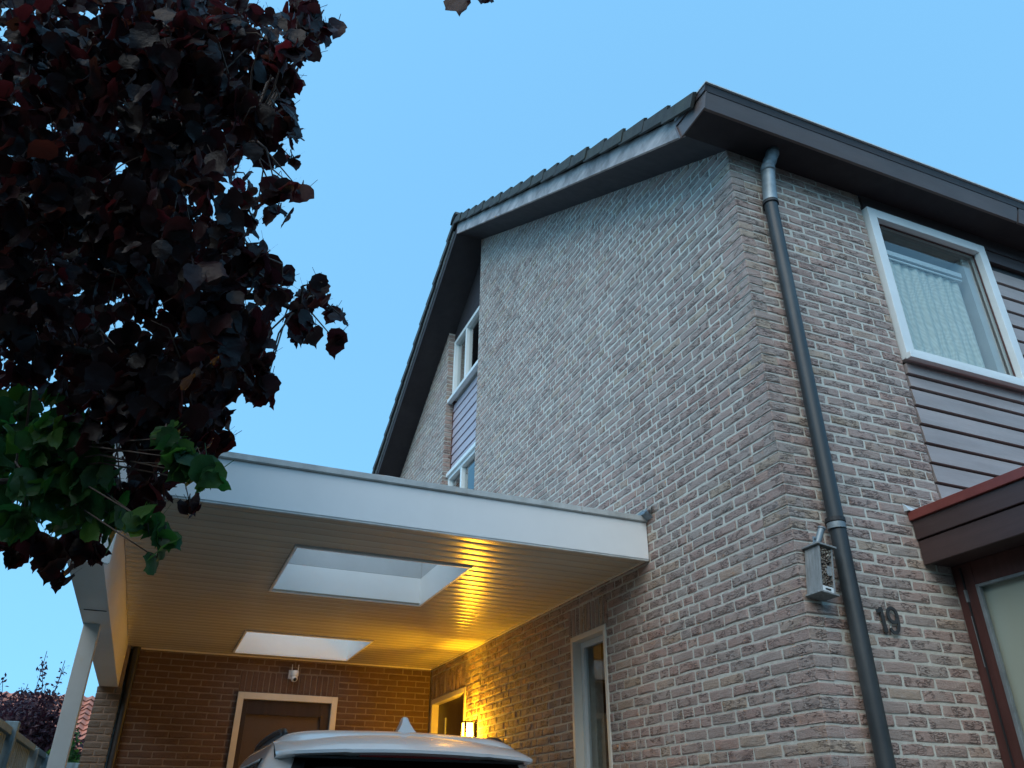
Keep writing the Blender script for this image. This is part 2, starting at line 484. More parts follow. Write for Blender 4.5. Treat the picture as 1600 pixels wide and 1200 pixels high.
brng = random.Random(5)
VAR = {}
def brick_variant(L, D, Z):
    key = (round(L, 3), round(D, 3), round(Z, 3))
    lst = VAR.setdefault(key, [])
    if len(lst) < (12 if key[0] in (.208, .098) else 1):
        lst.append(brick_shape(L, D, Z, brng))
        return key, len(lst) - 1
    return key, brng.randrange(len(lst))

BRICKS = []      # (variant key, index, matrix, centre, parent, owner key)
def wall_matrix(face, u, z):
    """face: ('x', c): faces -x at x=c ; ('y', c): faces -y at y=c"""
    if face[0] == 'x':
        return Matrix(((0, 1, 0, face[1]), (-1, 0, 0, u), (0, 0, 1, z), (0, 0, 0, 1)))
    return Matrix(((1, 0, 0, u), (0, 1, 0, face[1]), (0, 0, 1, z), (0, 0, 0, 1)))
def put(face, a, b, z, Z, D, parent, owner):
    """brick between a and b along the wall"""
    L = b - a
    if L < .02: return
    kv = brick_variant(L, D, Z)
    j = brng.uniform(-.0022, .0022)
    u = b if face[0] == 'x' else a
    m = wall_matrix((face[0], face[1] + j), u, z + brng.uniform(-.001, .001)) @ Matrix.Rotation(brng.uniform(-.006, .006), 4, 'Y')
    c = m @ Vector((L / 2, 0, Z / 2))
    BRICKS.append((kv[0], kv[1], m, c, parent, owner))

def courses(face, parent, owner, spans, z0, z1, holes=(), D=.1, corner=None):
    """spans(z) -> list of (a, b); holes: (a, b, z0, z1)"""
    prev = []
    i = math.floor((z0 - K0) / CH)
    while K0 + i * CH < z1 - .01:
        zb = K0 + i * CH + .006; i += 1
        if zb < z0 - .04: continue
        ivs = list(spans(zb))
        for (ha, hb, h0, h1) in holes:
            if min(zb + .05, h1) - max(zb, h0) > .018:
                new = []
                for (a, b) in ivs:
                    if hb <= a or ha >= b: new.append((a, b)); continue
                    if ha > a + .02: new.append((a, ha))
                    if hb < b - .02: new.append((hb, b))
                ivs = new
        joints = []
        for (a, b) in ivs:
            p = a
            if corner and abs(a - corner) < 1e-6:
                p = a + (.22 if (i % 2) else .11)
                joints.append(p)
            run = 0
            while p < b - .015:
                opts = [.208, .098] if brng.random() < .66 - .12 * run else [.098, .208]
                best = None
                for L in opts + [.152]:
                    e = p + L + .006
                    if all(abs(e - q) > .030 for q in prev): best = L; break
                L = best or opts[0]
                run = run + 1 if L > .15 else 0
                if p + L > b - .03: L = b - p
                L = min(L, .208 if b - p > .24 else L)
                put(face, p, p + L, zb, .0505, D, parent, owner)
                p += L + .012
                joints.append(p - .006)
        prev = joints

def soldiers(face, parent, owner, a, b, z, Z=.208, D=.1):
    n = max(1, round((b - a) / .0625)); w = (b - a) / n
    for k in range(n):
        put(face, a + k * w + .005, a + (k + 1) * w - .005, z + .006, Z - .008, D, parent, owner)

def mortar(face, a_breaks, holes, z0, ztop, d0, d1, name, mat, parent):
    """a slab of mortar between depth d0 and d1 behind the face plane, with openings"""
    mb = MB()
    for a, b in zip(a_breaks[:-1], a_breaks[1:]):
        mid = (a + b) / 2
        cuts = sorted([(h[2], h[3]) for h in holes if h[0] < mid < h[1]])
        zs = z0; segs = []
        for (c0, c1) in cuts:
            if c0 > zs: segs.append((zs, c0, False))
            zs = max(zs, c1)
        segs.append((zs, None, True))
        for s0, s1, top in segs:
            ta, tb = (ztop(a), ztop(b)) if top else (s1, s1)
            if min(ta, tb) <= s0: 
                if max(ta, tb) <= s0: continue
                ta, tb = max(ta, s0 + .001), max(tb, s0 + .001)
            if face[0] == 'x':
                mb.prism([(a, s0), (b, s0), (b, tb), (a, ta)], 'x', face[1] + d0, face[1] + d1)
            else:
                mb.add([(a, face[1] + d0, s0), (b, face[1] + d0, s0), (b, face[1] + d0, tb), (a, face[1] + d0, ta),
                        (a, face[1] + d1, s0), (b, face[1] + d1, s0), (b, face[1] + d1, tb), (a, face[1] + d1, ta)],
                       [(0, 1, 2, 3), (7, 6, 5, 4), (1, 0, 4, 5), (2, 1, 5, 6), (3, 2, 6, 7), (0, 3, 7, 4)])
    return mb.obj(name, mat, parent)

# ================================================================== the house
house = empty('brick_house', (0, 0, 0), 'grey-pink brick house with dark eaves, tiled gable roof and number 19 beside its porch', 'house')
SIDEWIN = (2.02, 2.58, .95, 2.405)
SIDEDOOR = (4.98, 6.14, 0, 2.363)
BAY = (4.92, 6.17, 3.98, 99)
gh = [SIDEWIN, SIDEDOOR, BAY]
gable = mortar(('x', 0), [.012, 2.024, 2.576, 4.925, 4.984, 6.136, 6.175, YREAR], [(a + .004, b - .004, c, d + .0) for a, b, c, d in gh], -.1,
               lambda y: zt(y) + .02, .0042, .26, 'gable_wall', M['mortar'], house)
front = mortar(('y', 0), [.006, 1.148], [], -.1, lambda x: ZE, .0042, .2, 'front_wall', M['mortar'], house)
def gspan(z):
    out = []
    y0 = 0 if z < ZE else (z - ZE) / SL1 - .04
    if z > ZE: y0 = max(0, y0)
    if y0 < 4.92: out.append((y0, 4.92) if z < 3.9 else (y0, 4.92))
    if z < 3.94:
        out = [(y0, 6.17)] if z >= 2.72 else [(y0, 6.165)]
    y1 = min(YREAR, RIDGE + (ZR - z) / SL2 + .04)
    if z > 2.6 and y1 > 6.18: out.append((6.182 if z < 3.94 else 6.17, y1))
    return out
courses(('x', 0), gable, 'house', gspan, 0, ZR, [(2.02, 2.58, .95, 2.618), (4.98, 6.14, 0, 2.58), BAY], .105, corner=0)
soldiers(('x', 0), gable, 'house', 1.98, 2.62, 2.405)
soldiers(('x', 0), gable, 'house', 4.98, 6.14, 2.363)
courses(('y', 0), front, 'house', lambda z: [(0.0, 1.153)], 0, ZE, (), .1)
# the corner bricks belong to the front wall: alternate courses show 0.21 m or 0.10 m round the corner
_keep = []
for b in BRICKS:
    if b[4] is front and b[2].translation.x < .02 and abs(b[2].translation.y) < .01:
        k = round((b[2].translation.z - .006 - K0) / CH)
        long_side = ((k + 1) % 2) == 1          # matches the gap left in the gable courses
        Dp = .208 if long_side else .098
        kv = brick_variant(round(b[0][0], 3), Dp, .0505)
        _keep.append((kv[0], kv[1], b[2], b[3], b[4], b[5]))
    else:
        _keep.append(b)
BRICKS[:] = _keep

# ---- eaves, soffits, bargeboards
XW = -.33; XE = 5.6
mb = MB()
mb.box(XW - .02, XE, -.240, -.0, ZE, ZE + .014)                       # flat soffit under the gutter
mb.obj('eaves_soffit', M['soffit'], house)
for nm, y0, y1 in (('front', -.0, RIDGE), ('rear', RIDGE, YREAR + .45)):
    mb = MB()
    mb.prism([(y0, zt(y0)), (y1, zt(y1)), (y1, zt(y1) + .15), (y0, zt(y0) + .15)], 'x', XW + .002, XE)
    mb.obj('roof_slab', M['soffit'], house)
roof = None
def barge(y0, y1, h, x0, x1):
    mb = MB()
    n = 2
    mb.prism([(y0, zt(y0) - .006), (y1, zt(y1) - .006), (y1, zt(y1) + h), (y0, zt(y0) + h)], 'x', x0, x1)
    return mb.obj('bargeboard', M['barge'], house)
barge(-.005, RIDGE + .0, .165, XW - .022, XW)
MB().prism([(RIDGE + .003, zt(RIDGE) - .006), (YREAR + .45, zt(YREAR + .45) - .006), (YREAR + .45, zt(YREAR + .45) + .165), (RIDGE + .003, ZR + .165)],
           'x', XW - .022, XW).obj('bargeboard', M['soffit'], house)
# pale edge strip along the rear verge
MB().prism([(RIDGE + .1, zt(RIDGE + .1) + .150), (YREAR + .45, zt(YREAR + .45) + .150), (YREAR + .45, zt(YREAR + .45) + .168), (RIDGE + .1, zt(RIDGE + .1) + .168)],
           'x', XW - .040, XW - .0225).obj('verge_strip', M['aluminium'], house)
# box gutter at the front with boards that lean outward
for xa, xb in ((XW, 2.455), (2.475, XE)):
    MB().prism([(-.240, ZE - .012), (-.260, ZE - .012), (-.296, ZE + .098), (-.276, ZE + .098)], 'x', xa - (.022 if xa < 0 else 0), xb).obj('gutter_board', M['eave'], house)
mb = MB().prism([(-.276, ZE + .0985), (-.300, ZE + .0985), (-.318, ZE + .142), (-.276, ZE + .142)], 'x', XW - .022, XE)
gut = mb.obj('gutter_lip', M['brown'], house)
MB().prism([(-.28, ZE + .1425), (-.332, ZE + .1425), (-.332, ZE + .152), (-.28, ZE + .152)], 'x', XW - .03, XE).obj('gutter_edge', M['aluminium'], house)
MB().prism([(-.264, ZE - .014), (.015, ZE - .022), (.04, ZE + .105), (-.300, ZE + .101)], 'x', XW - .034, XW - .0225).obj('gutter_end', M['eave'], house, bevel=.002)
MB().prism([(-.300, ZE + .1015), (.035, ZE + .1055), (.03, ZE + .150), (-.320, ZE + .1415)], 'x', XW - .044, XW - .0225).obj('gutter_end_lip', M['brown'], house)
MB().prism([(-.334, ZE + .142), (.03, ZE + .1505), (.03, ZE + .160), (-.334, ZE + .152)], 'x', XW - .050, XW - .0305).obj('gutter_end_edge', M['aluminium'], house)
MB().prism([(-.005, ZE - .035), (.010, ZE - .035), (.045, ZE + .10), (.028, ZE + .10)], 'x', XW - .046, XW - .0345).obj('joint_cover', M['eave'], house)
# dark filler board above the gable window bay, at the back of the recess
# ---- roof tiles
def slope_matrix(y, z, up):          # local x = world x, local y = up the slope, local z = outward normal
    th = math.atan(SL1) if up > 0 else math.atan(SL2)
    d = Vector((0, math.cos(th) * (1 if up > 0 else -1), math.sin(th)))
    n = Vector((0, -math.sin(th) * (1 if up > 0 else -1), math.cos(th)))
    return Matrix(((1, 0, 0, 0), (0, d.y, n.y, y), (0, d.z, n.z, z), (0, 0, 0, 1)))
def verge_tile(rng):
    mb = MB()
    k = lambda: rng.uniform(-.003, .003)
    # flange (hangs over the bargeboard) with a thicker lower end
    mb.add([(-.075, .0 + k(), -.040 + k()), (-.070, .375, -.060 + k()), (-.070, .375, .024 + k()), (-.075, 0, .062 + k()),
            (-.050, .0, -.040), (-.050, .375, -.060), (-.050, .375, .020), (-.050, 0, .068)],
           [(0, 1, 2, 3), (7, 6, 5, 4), (0, 3, 7, 4), (1, 5, 6, 2), (3, 2, 6, 7), (0, 4, 5, 1)])
    mb.add([(-.0505, 0, .030), (.24, 0, .030), (.24, .375, .006), (-.0505, .375, .006), (-.0505, 0, .055 + k()), (.24, 0, .055), (.24, .375, .030), (-.0505, .375, .030)],
           [(0, 3, 2, 1), (4, 5, 6, 7), (0, 1, 5, 4), (1, 2, 6, 5), (2, 3, 7, 6), (3, 0, 4, 7)])
    return mb.mesh('verge_tile', M['tile'])
roof_part = MB().box(-.1, -.05, RIDGE - .02, RIDGE + .02, ZR + .12, ZR + .16).obj('roof', M['tile'], house)
rng = random.Random(9)
tms = [verge_tile(rng) for _ in range(5)]
for up, n in ((1, 18), (-1, 17)):
    for i in range(n):
        L = .331
        th = math.atan(SL1 if up > 0 else SL2)
        if up > 0: y = -.20 + i * L * math.cos(th); z = zt(y)
        else: y = YREAR + .42 - i * L * math.cos(th) ; z = zt(y)
        o = link('roof_tile', tms[(i * 3) % 5], roof_part)
        m = slope_matrix(y, z + .215, up)
        o.matrix_world = Matrix.Translation((XW - .0 + rng.uniform(-.004, .004), 0, rng.uniform(-.004, .004))) @ m @ Matrix.Rotation(rng.uniform(-.008, .008), 4, 'X')
mb = MB()
for up, n in ((1, 18), (-1, 17)):
    for i in range(n):
        th = math.atan(SL1 if up > 0 else SL2)
        y = (-.20 + i * .331 * math.cos(th)) if up > 0 else (YREAR + .42 - i * .331 * math.cos(th))
        m = slope_matrix(y, zt(y) + .20, up)
        x = XW + .245
        while x < XE:
            P = [(0, .030), (.07, .062), (.14, .030), (.25, .020), (.30, .030)]
            vs = []
            for yy, dz in ((0, 0), (.375, -.024)):
                for px, pz in P: vs.append(m @ Vector((x + px, yy, pz + dz)))
                for px, pz in P: vs.append(m @ Vector((x + px, yy, pz + dz - .018)))
            fs = []
            for q in range(4):
                fs += [(q, q + 1, 11 + q, 10 + q), (5 + q, 15 + q, 16 + q, 6 + q), (q, 5 + q, 6 + q, q + 1)]
            mb.add(vs, fs); x += .30
o = mb.obj('roof_tiles', M['tile'], house); o['kind'] = 'stuff'
for i in range(15):
    vs = []; n = 9
    for xx, r in ((0, .125), (.06, .128), (.40, .112)):
        for k in range(n):
            a = math.pi * (k / (n - 1)) ; vs.append((xx, -math.cos(a) * r, math.sin(a) * r * .8))
        for k in range(n):
            a = math.pi * (1 - k / (n - 1)); vs.append((xx, -math.cos(a) * (r - .018), math.sin(a) * (r - .018) * .8))
    fs = [list(range(n - 1, -1, -1)), [4 * n + k for k in range(2 * n)], list(range(n, 2 * n))[::-1]]
    for s in range(2):
        for k in range(2 * n):
            k2 = (k + 1) % (2 * n); fs.append((s * 2 * n + k, s * 2 * n + k2, (s + 1) * 2 * n + k2, (s + 1) * 2 * n + k))
    if i == 0: rt_me = MB().add(vs, fs).mesh('ridge_tile', M['tile'])
    o = link('ridge_tile', rt_me, roof_part)
    o.location = (XW - .085 + i * .37, RIDGE, ZR + .215)
    o.rotation_euler = (0, .02, 0)

# ---- generic joinery
def window(parent, face, a, b, z0, z1, w, d0, d1, mat, mull=(), glass_d=None, sash=None, name='window_frame', gl='glass'):
    """frame bars between depth d0..d1 behind the wall face; returns the frame object"""
    fx, c = face
    mb = MB()
    def bx(u0, u1, q0, q1, e0, e1, m=mb):
        if fx == 'x': m.box(c + e0, c + e1, u0, u1, q0, q1)
        else: m.box(u0, u1, c + e0, c + e1, q0, q1)
    bx(a, a + w, z0, z1, d0, d1); bx(b - w, b, z0, z1, d0, d1)
    bx(a + w, b - w, z1 - w, z1, d0, d1); bx(a + w, b - w, z0, z0 + w, d0, d1)
    for mu in mull: bx(mu - w * .45, mu + w * .45, z0 + w, z1 - w, d0 + .004, d1)
    fr = mb.obj(name, mat, parent, bevel=.003)
    if sash:
        sw, s0, s1, smat = sash
        ms = MB(); A = a + w + .002; B = b - w - .002; Z0 = z0 + w + .002; Z1 = z1 - w - .002
        bx(A, A + sw, Z0, Z1, s0, s1, ms); bx(B - sw, B, Z0, Z1, s0, s1, ms)
        bx(A + sw, B - sw, Z1 - sw, Z1, s0, s1, ms); bx(A + sw, B - sw, Z0, Z0 + sw, s0, s1, ms)
        ms.obj('sash', smat, fr, bevel=.002)
    if glass_d is not None:
        mg = MB(); A, B, Z0, Z1, g_ = a + w * .5, b - w * .5, z0 + w * .5, z1 - w * .5, c + glass_d
        mg.add([(g_, A, Z0), (g_, B, Z0), (g_, B, Z1), (g_, A, Z1)] if fx == 'x' else [(A, g_, Z0), (B, g_, Z0), (B, g_, Z1), (A, g_, Z1)], [(0, 1, 2, 3)])
        mg.obj('pane', M[gl], fr)
    return fr
def room(parent, x0, x1, y0, y1, z0, z1, open_side, mat=None):
    mb = MB(); t = .03
    if open_side != 'x-': mb.box(x0 - t, x0, y0, y1, z0, z1)
    mb.box(x1, x1 + t, y0, y1, z0, z1)
    if open_side != 'y-': mb.box(x0, x1, y0 - t, y0, z0, z1)
    mb.box(x0, x1, y1, y1 + t, z0, z1); mb.box(x0, x1, y0, y1, z0 - t, z0); mb.box(x0, x1, y0, y1, z1, z1 + t)
    return mb.obj('room_lining', mat or M['dark_room'], parent)

# ---- front bay: backing, boards and the window
FX0, FX1, FZ0, FZ1 = 1.168, 2.335, 2.635 + H, 3.900 + H
mb = MB()
mb.box(1.149, FX0 + .03, .034, .06, 1.4 + H, ZE); mb.box(FX1 - .03, 5.2, .034, .06, 1.4 + H, ZE)
mb.box(FX0 + .03, FX1 - .03, .034, .06, 1.4 + H, FZ0 + .03); mb.box(FX0 + .03, FX1 - .03, .034, .06, FZ1 - .03, ZE)
bay = mb.obj('front_cladding', M['rubber'], house)
def siding(face, a, b, z, parent, mat, pitch=.130, d=.004, rng=random.Random(3)):
    j = rng.uniform(-.0015, .0015)
    prof = [(d - .012 + j, z + .006), (d - .004 + j, z + pitch - .014), (d + .008, z + pitch - .004), (d + .024, z + pitch - .004), (d + .024, z + .006)]
    mb = MB()
    if face[0] == 'y': mb.prism([(face[1] + p[0], p[1]) for p in prof], 'x', a, b)
    else: 
        mb.add([(face[1] + p[0], a, p[1]) for p in prof] + [(face[1] + p[0], b, p[1]) for p in prof],
               [[0, 1, 2, 3, 4], [9, 8, 7, 6, 5]] + [(i, 5 + i, 5 + (i + 1) % 5, (i + 1) % 5) for i in range(5)])
    return mb.obj('siding_board', mat, parent)
zz = 2.307 + H - .13 * 6
while zz < ZE - .15:
    if zz + .13 < FZ0 - .11: siding(('y', .008), 1.172, 5.15, zz, bay, M['siding'])
    elif zz > FZ0 + .0 and zz + .13 < 3.80 + H: siding(('y', .008), FX1 + .022, 5.15, zz, bay, M['siding'])
    zz += .13
MB().box(1.160, 5.15, -.012, .033, 3.905 + H, ZE - .002).obj('head_board', M['brown'], house)
MB().box(FX1 + .02, 5.15, -.003, .033, 3.80 + H, 3.904 + H).obj('head_board', M['brown'], house)
siding(('y', .008), 1.172, 5.15, 2.437 + H, bay, M['siding'], .096)
MB().box(1.172, 5.15, -.006, .033, FZ0 - .098, FZ0 - .03).obj('sill_board', M['siding'], house)
fw = window(house, ('y', 0), FX0, FX1, FZ0, FZ1, .078, -.035, .05, M['frame'], glass_d=.022, sash=(.008, .010, .0215, M['door_frame']))
MB().box(FX0 - .022, FX1 + .03, -.075, -.0355, FZ0 - .022, FZ0 + .02).obj('sill', M['frame'], fw, bevel=.003)
MB().box(2.17, 2.255, .066, .42, FZ0 + .02, FZ1 - .02).box(1.25, 2.169, .066, .42, FZ1 - .10, FZ1 - .02).obj('inner_reveal', M['interior'], fw)
room(fw, FX0 + .02, 3.6, .065, 2.4, FZ0 - .6, FZ1 + .02, 'y-', M['interior'])
mb = MB(); nn = 60
for k in range(nn + 1):
    x = 1.262 + (2.075 - 1.262) * k / nn; y = .085 + .007 * math.sin(k * 1.05) + .004 * math.sin(k * .37)
    mb.v += [(x, y, FZ0 - .3), (x, y, 3.565 + H)]
for k in range(nn): mb.f.append([2 * k, 2 * k + 2, 2 * k + 3, 2 * k + 1]); mb.a.append(0)
mb.obj('curtain', M['curtain'], fw, smooth=True)
MB().box(1.255, 2.10, .055, .070, 3.592 + H, 3.632 + H).box(1.255, 2.095, .06, .07, 3.560 + H, 3.572 + H).obj('blind_rail', M['frame'], fw)

# ---- window bay in the gable (two windows with boards between), set back 0.1 m
BX = .10
mb = MB(); mb.box(BX + .045, BX + .07, 4.90, 6.19, 4.98 - .02, 5.06 + H - .05); mb.box(BX + .045, BX + .07, 4.90, 6.19, 6.02 + H, ZR)
gb = mb.obj('gable_cladding', M['rubber'], house)
for i in range(8):
    siding(('x', BX + .010), 4.925, 6.165, 4.002 + H + .127 * i, gb, M['gable_siding'], .127)
MB().box(BX - .01, BX + .044, 4.925, 6.165, 6.035 + H, ZR - .06).obj('head_board', M['soffit'], house)
MB().box(BX + .002, BX + .044, 6.135, 6.168, 3.98 + H, 6.03 + H).obj('corner_strip', M['door_frame'], house)
gw = window(house, ('x', BX), 4.925, 6.165, 5.075 + H, 6.03 + H, .055, -.02, .07, M['frame'], mull=(5.66,), glass_d=.03)
MB().box(BX - .085, BX - .0205, 4.925, 6.166, 5.028 + H, 5.078 + H).obj('sill', M['frame'], gw, bevel=.003)
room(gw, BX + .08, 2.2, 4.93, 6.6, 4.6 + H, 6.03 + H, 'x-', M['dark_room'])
mb = MB()
for k in range(19):
    y = 6.10 - .30 * k / 18; mb.v += [(BX + .12 + .012 * math.sin(k * 1.7), y, 4.9 + H), (BX + .12 + .012 * math.sin(k * 1.7), y, 6.0 + H)]
for k in range(18): mb.f.append([2 * k, 2 * k + 2, 2 * k + 3, 2 * k + 1]); mb.a.append(0)
mb.obj('curtain', M['panel'], gw, smooth=True)
lw = window(house, ('x', BX), 4.925, 6.165, 2.88 + H, 3.955 + H, .055, -.02, .07, M['frame'], mull=(5.66,), glass_d=.03)
MB().box(BX - .05, BX - .0205, 4.925, 6.166, 3.944 + H, 3.995 + H).obj('head_trim', M['frame'], lw, bevel=.002)
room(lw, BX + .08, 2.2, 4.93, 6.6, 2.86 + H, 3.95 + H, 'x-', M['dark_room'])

# ---- tall narrow window beside the car and the side door
sw = window(house, ('x', 0), 2.022, 2.578, .95, 2.403, .036, -.006, .11, M['cream'], glass_d=.085,
            sash=(.042, .062, .105, M['frame']))
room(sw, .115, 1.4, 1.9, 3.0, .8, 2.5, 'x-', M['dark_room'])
sd_ = MB()
for (ya, yb, za, zb) in ((4.983, 5.03, 0, 2.36), (6.09, 6.137, 0, 2.36), (5.03, 6.09, 2.31, 2.36)):
    sd_.box(-.004, .12, ya, yb, za, zb)
dfr = sd_.obj('side_door_frame', M['cream'], house, bevel=.003)
MB().box(.075, .118, 5.032, 6.088, .03, 2.308).obj('door', M['door_wood'], dfr)
MB().box(.066, .0745, 5.80, 5.835, .2, 2.15).obj('door_strip', M['aluminium'], dfr)
MB().box(.120, .20, 4.983, 6.137, 0, 2.40).obj('door_backing', M['rubber'], dfr)

# ---- rain pipe
rp = MB(); pth = [(.262, -.062, .02), (.252, -.062, 2.55), (.237, -.062, 3.575 + H)]
rp = rp.tube(pth, .0425, 20).obj('rain_pipe', M['pipe'], None, smooth=True, sharp=40)
tag(rp, 'dark grey round rain pipe down the front wall beside the number 19', 'rain pipe')
MB().tube([(.238, -.062, 3.585 + H), (.248, -.064, 3.70 + H), (.266, -.068, 3.865 + H)], [.0475, .046, .044], 20).obj('upper_pipe', M['zinc'], rp, smooth=True, sharp=40)
MB().tube([(.266, -.068, 3.860 + H), (.267, -.069, 3.90 + H), (.274, -.075, 3.925 + H), (.280, -.085, 3.95 + H), (.286, -.100, 3.975 + H), (.292, -.112, 4.0 + H), (.294, -.118, 4.03 + H)],
          [.051, .048, .043, .046, .042, .046, .043], 18).obj('pipe_elbow', M['lead'], rp, smooth=True)
for zc_, xx in ((3.578, .237), (1.398, .2465)):
    z = zc_ + H
    mb = MB(); mb.tube([(xx, -.062, z - .010), (xx, -.062, z + .012)], .0515, 20); mb.box(xx - .012, xx + .012, -.014, .004, z - .012, z + .014)
    mb.obj('pipe_clamp', M['rubber'], rp)
MB().tube([(.2468, -.062, 1.352 + H), (.2465, -.062, 1.384 + H)], .0485, 20).obj('pipe_collar', M['zinc'], rp, smooth=True, sharp=40)

# ---- house number 19: two flat metal digits standing off the wall
def ribbon(pts, w, y0, y1):
    """flat stroke of width w along 2-D points (x, z)"""
    P = [Vector(p) for p in pts]; L = []; R = []
    for i, p in enumerate(P):
        d = (P[min(i + 1, len(P) - 1)] - P[max(i - 1, 0)]).normalized(); n = Vector((-d.y, d.x)) * w / 2
        L.append(p + n); R.append(p - n)
    mb = MB(); n = len(P)
    for y in (y0, y1):
        mb.v += [(q.x, y, q.y) for q in L] + [(q.x, y, q.y) for q in R]
    for i in range(n - 1):
        mb.f += [[i, i + 1, n + i + 1, n + i], [2 * n + i, 3 * n + i, 3 * n + i + 1, 2 * n + i + 1], [i, 2 * n + i, 2 * n + i + 1, i + 1], [n + i, n + i + 1, 3 * n + i + 1, 3 * n + i]]
    mb.f += [[0, n, 3 * n, 2 * n], [n - 1, 3 * n - 1, 4 * n - 1, 2 * n - 1][::1]]
    mb.a = [0] * len(mb.f)
    return mb
hn = empty('house_number', (.45, -.008, .862 + H), 'dull dark metal number 19 fixed to the brick wall right of the rain pipe', 'house number')
def place(o, par):
    o.parent = par; o.matrix_parent_inverse = Matrix.Identity(4); return o
one = MB(); s_ = ribbon([(.040, -.006), (.037, .060), (.032, .120)], .019, -.009, -.001); one.add(s_.v, s_.f)
s_ = ribbon([(.036, .112), (.022, .104), (.002, .098)], .017, -.0085, -.0015); one.add(s_.v, s_.f)
one.add(*lathe([(.003, 0), (.003, .012)], 6, Matrix.Translation((.03, .008, .05)) @ Matrix.Rotation(math.pi / 2, 4, 'X')))
place(one.obj('digit', M['number'], None), hn)
pts = [(.106 + .031 * math.cos(a), .086 + .037 * math.sin(a)) for a in [math.radians(q) for q in range(-20, 361 - 20, 20)]]
nine = MB(); s_ = ribbon(pts + [pts[0]], .017, -.009, -.001); nine.add(s_.v, s_.f)
s_ = ribbon([(.133, .088), (.136, .062), (.134, .036), (.125, .013), (.109, -.002), (.092, -.003), (.079, .006), (.073, .019)], .018, -.0085, -.0015); nine.add(s_.v, s_.f)
place(nine.obj('digit', M['number'], None), hn)

# ---- porch at the right
porch = empty('entrance_porch', (1.1, -.6, 0), 'dark maroon porch with red-edged flat roof and obscured glass side', 'porch')
def pobj(mb, name, mat, **k):
    o = mb.obj(name, mat, None, **k); o.parent = porch; o.matrix_parent_inverse = Matrix.Translation(porch.location).inverted(); return o
can = pobj(MB().box(.905, 4.2, -1.5, -.002, 1.262 + H, 1.50 + H), 'canopy', M['porch'])
pobj(MB().box(.855, 4.2, -1.56, -.003, 1.501 + H, 1.553 + H), 'roof_edge', M['red_trim'], bevel=.003)
pobj(MB().box(.872, .9045, -1.53, -.004, 1.392 + H, 1.500 + H), 'fascia_board', M['porch'], bevel=.004)
pobj(MB().box(.882, .9045, -1.52, -.005, 1.250 + H, 1.385 + H), 'fascia_board', M['porch'], bevel=.004)
mb = MB(); mb.box(1.085, 1.165, -.128, -.004, 0, 1.2615 + H); mb.box(1.085, 1.165, -1.2, -.1285, 1.135 + H, 1.2615 + H); mb.box(1.085, 1.165, -1.28, -1.2005, 0, 1.2615 + H)
mb.box(1.085, 1.165, -1.2, -.1285, 0, .25)
pf = pobj(mb, 'side_frame', M['door_frame'], bevel=.004)
pobj(MB().box(1.074, 1.0845, -.066, -.060, .02, 1.24 + H), 'frame_bead', M['rubber'])
pobj(MB().box(1.072, 1.084, -.062, -.058, .72 + H, .98 + H).box(1.070, 1.084, -.068, -.056, 1.055 + H, 1.12 + H), 'hinge', M['zinc'])
pobj(MB().box(1.076, 1.10, -.150, -.1290, .25, 1.134 + H).box(1.076, 1.10, -1.1995, -.1505, 1.118 + H, 1.134 + H), 'glazing_bead', M['zinc'], bevel=.002)
pobj(MB().box(1.12, 1.128, -1.199, -.13, .2505, 1.1345 + H), 'pane', M['obscured'])
mb = MB(); mb.box(1.17, 4.2, -1.28, -1.22, 0, .9); mb.box(1.17, 1.3, -1.28, -1.22, .9, 1.26 + H); mb.box(4.1, 4.2, -1.22, -.004, 0, 1.26 + H); mb.box(1.3, 4.2, -1.28, -1.22, 1.1 + H, 1.26 + H)
pobj(mb, 'porch_front', M['door_frame'])
pobj(MB().box(1.3, 4.1, -1.26, -1.25, .9, 1.1 + H), 'front_pane', M['obscured'])
mb = MB(); mb.add([(.83, -.004, 1.602 + H), (.95, -.004, 1.575 + H), (.95, -.02, 1.554 + H), (.845, -.03, 1.554 + H), (.85, -.012, 1.575 + H)], [(0, 1, 2, 4), (4, 2, 3)])
mb.add([(.8295, -.006, 1.6025 + H), (.845, -.031, 1.5545 + H), (.835, -.004, 1.554 + H)], [(0, 1, 2)])
pobj(mb, 'flashing', M['aluminium'])

# ---- wooden feeder box on the corner
fd = empty('insect_feeder_box', (.0, 0, 0), 'small silvered wooden box with tilted metal tube on top, hung on the house corner', 'insect box')
R7 = Matrix.Translation((.022, 0, 1.0 + H)) @ Matrix.Rotation(math.radians(8), 4, 'Y')
def fobj(mb, name, mat, **k):
    me_o = mb.obj(name, mat, fd, **k); return me_o
W_, D_, HT = .088, .108, .236
mb = MB(); mb.box(0, .010, -D_, -.004, 0, HT, R7); fobj(mb, 'side_board', M['wood_grey'], bevel=.0015)
mb = MB(); mb.box(W_ - .010, W_, -D_, -.004, 0, HT, R7); fobj(mb, 'side_board', M['wood_grey'], bevel=.0015)
mb = MB(); mb.box(.0105, W_ - .0105, -.012, -.004, 0, HT, R7); fobj(mb, 'back_board', M['wood_grey'])
mb = MB(); mb.box(-.010, W_ + .012, -D_ - .012, -.002, -.009, -.0005, R7); fobj(mb, 'floor_board', M['wood_grey'], bevel=.001)
mb = MB(); mb.box(-.016, W_ + .014, -D_ - .014, -.002, HT + .0005, HT + .010, R7); fobj(mb, 'lid', M['wood_grey'], bevel=.001)
mb = MB(); mb.box(.0105, W_ - .0105, -D_ + .002, -D_ + .012, .001, .030, R7); fobj(mb, 'front_rail', M['frame'])
mb = MB(); mb.box(.028, .060, -D_ - .0005, -D_ + .0015, .012, .020, R7); fobj(mb, 'slot', M['rubber'])
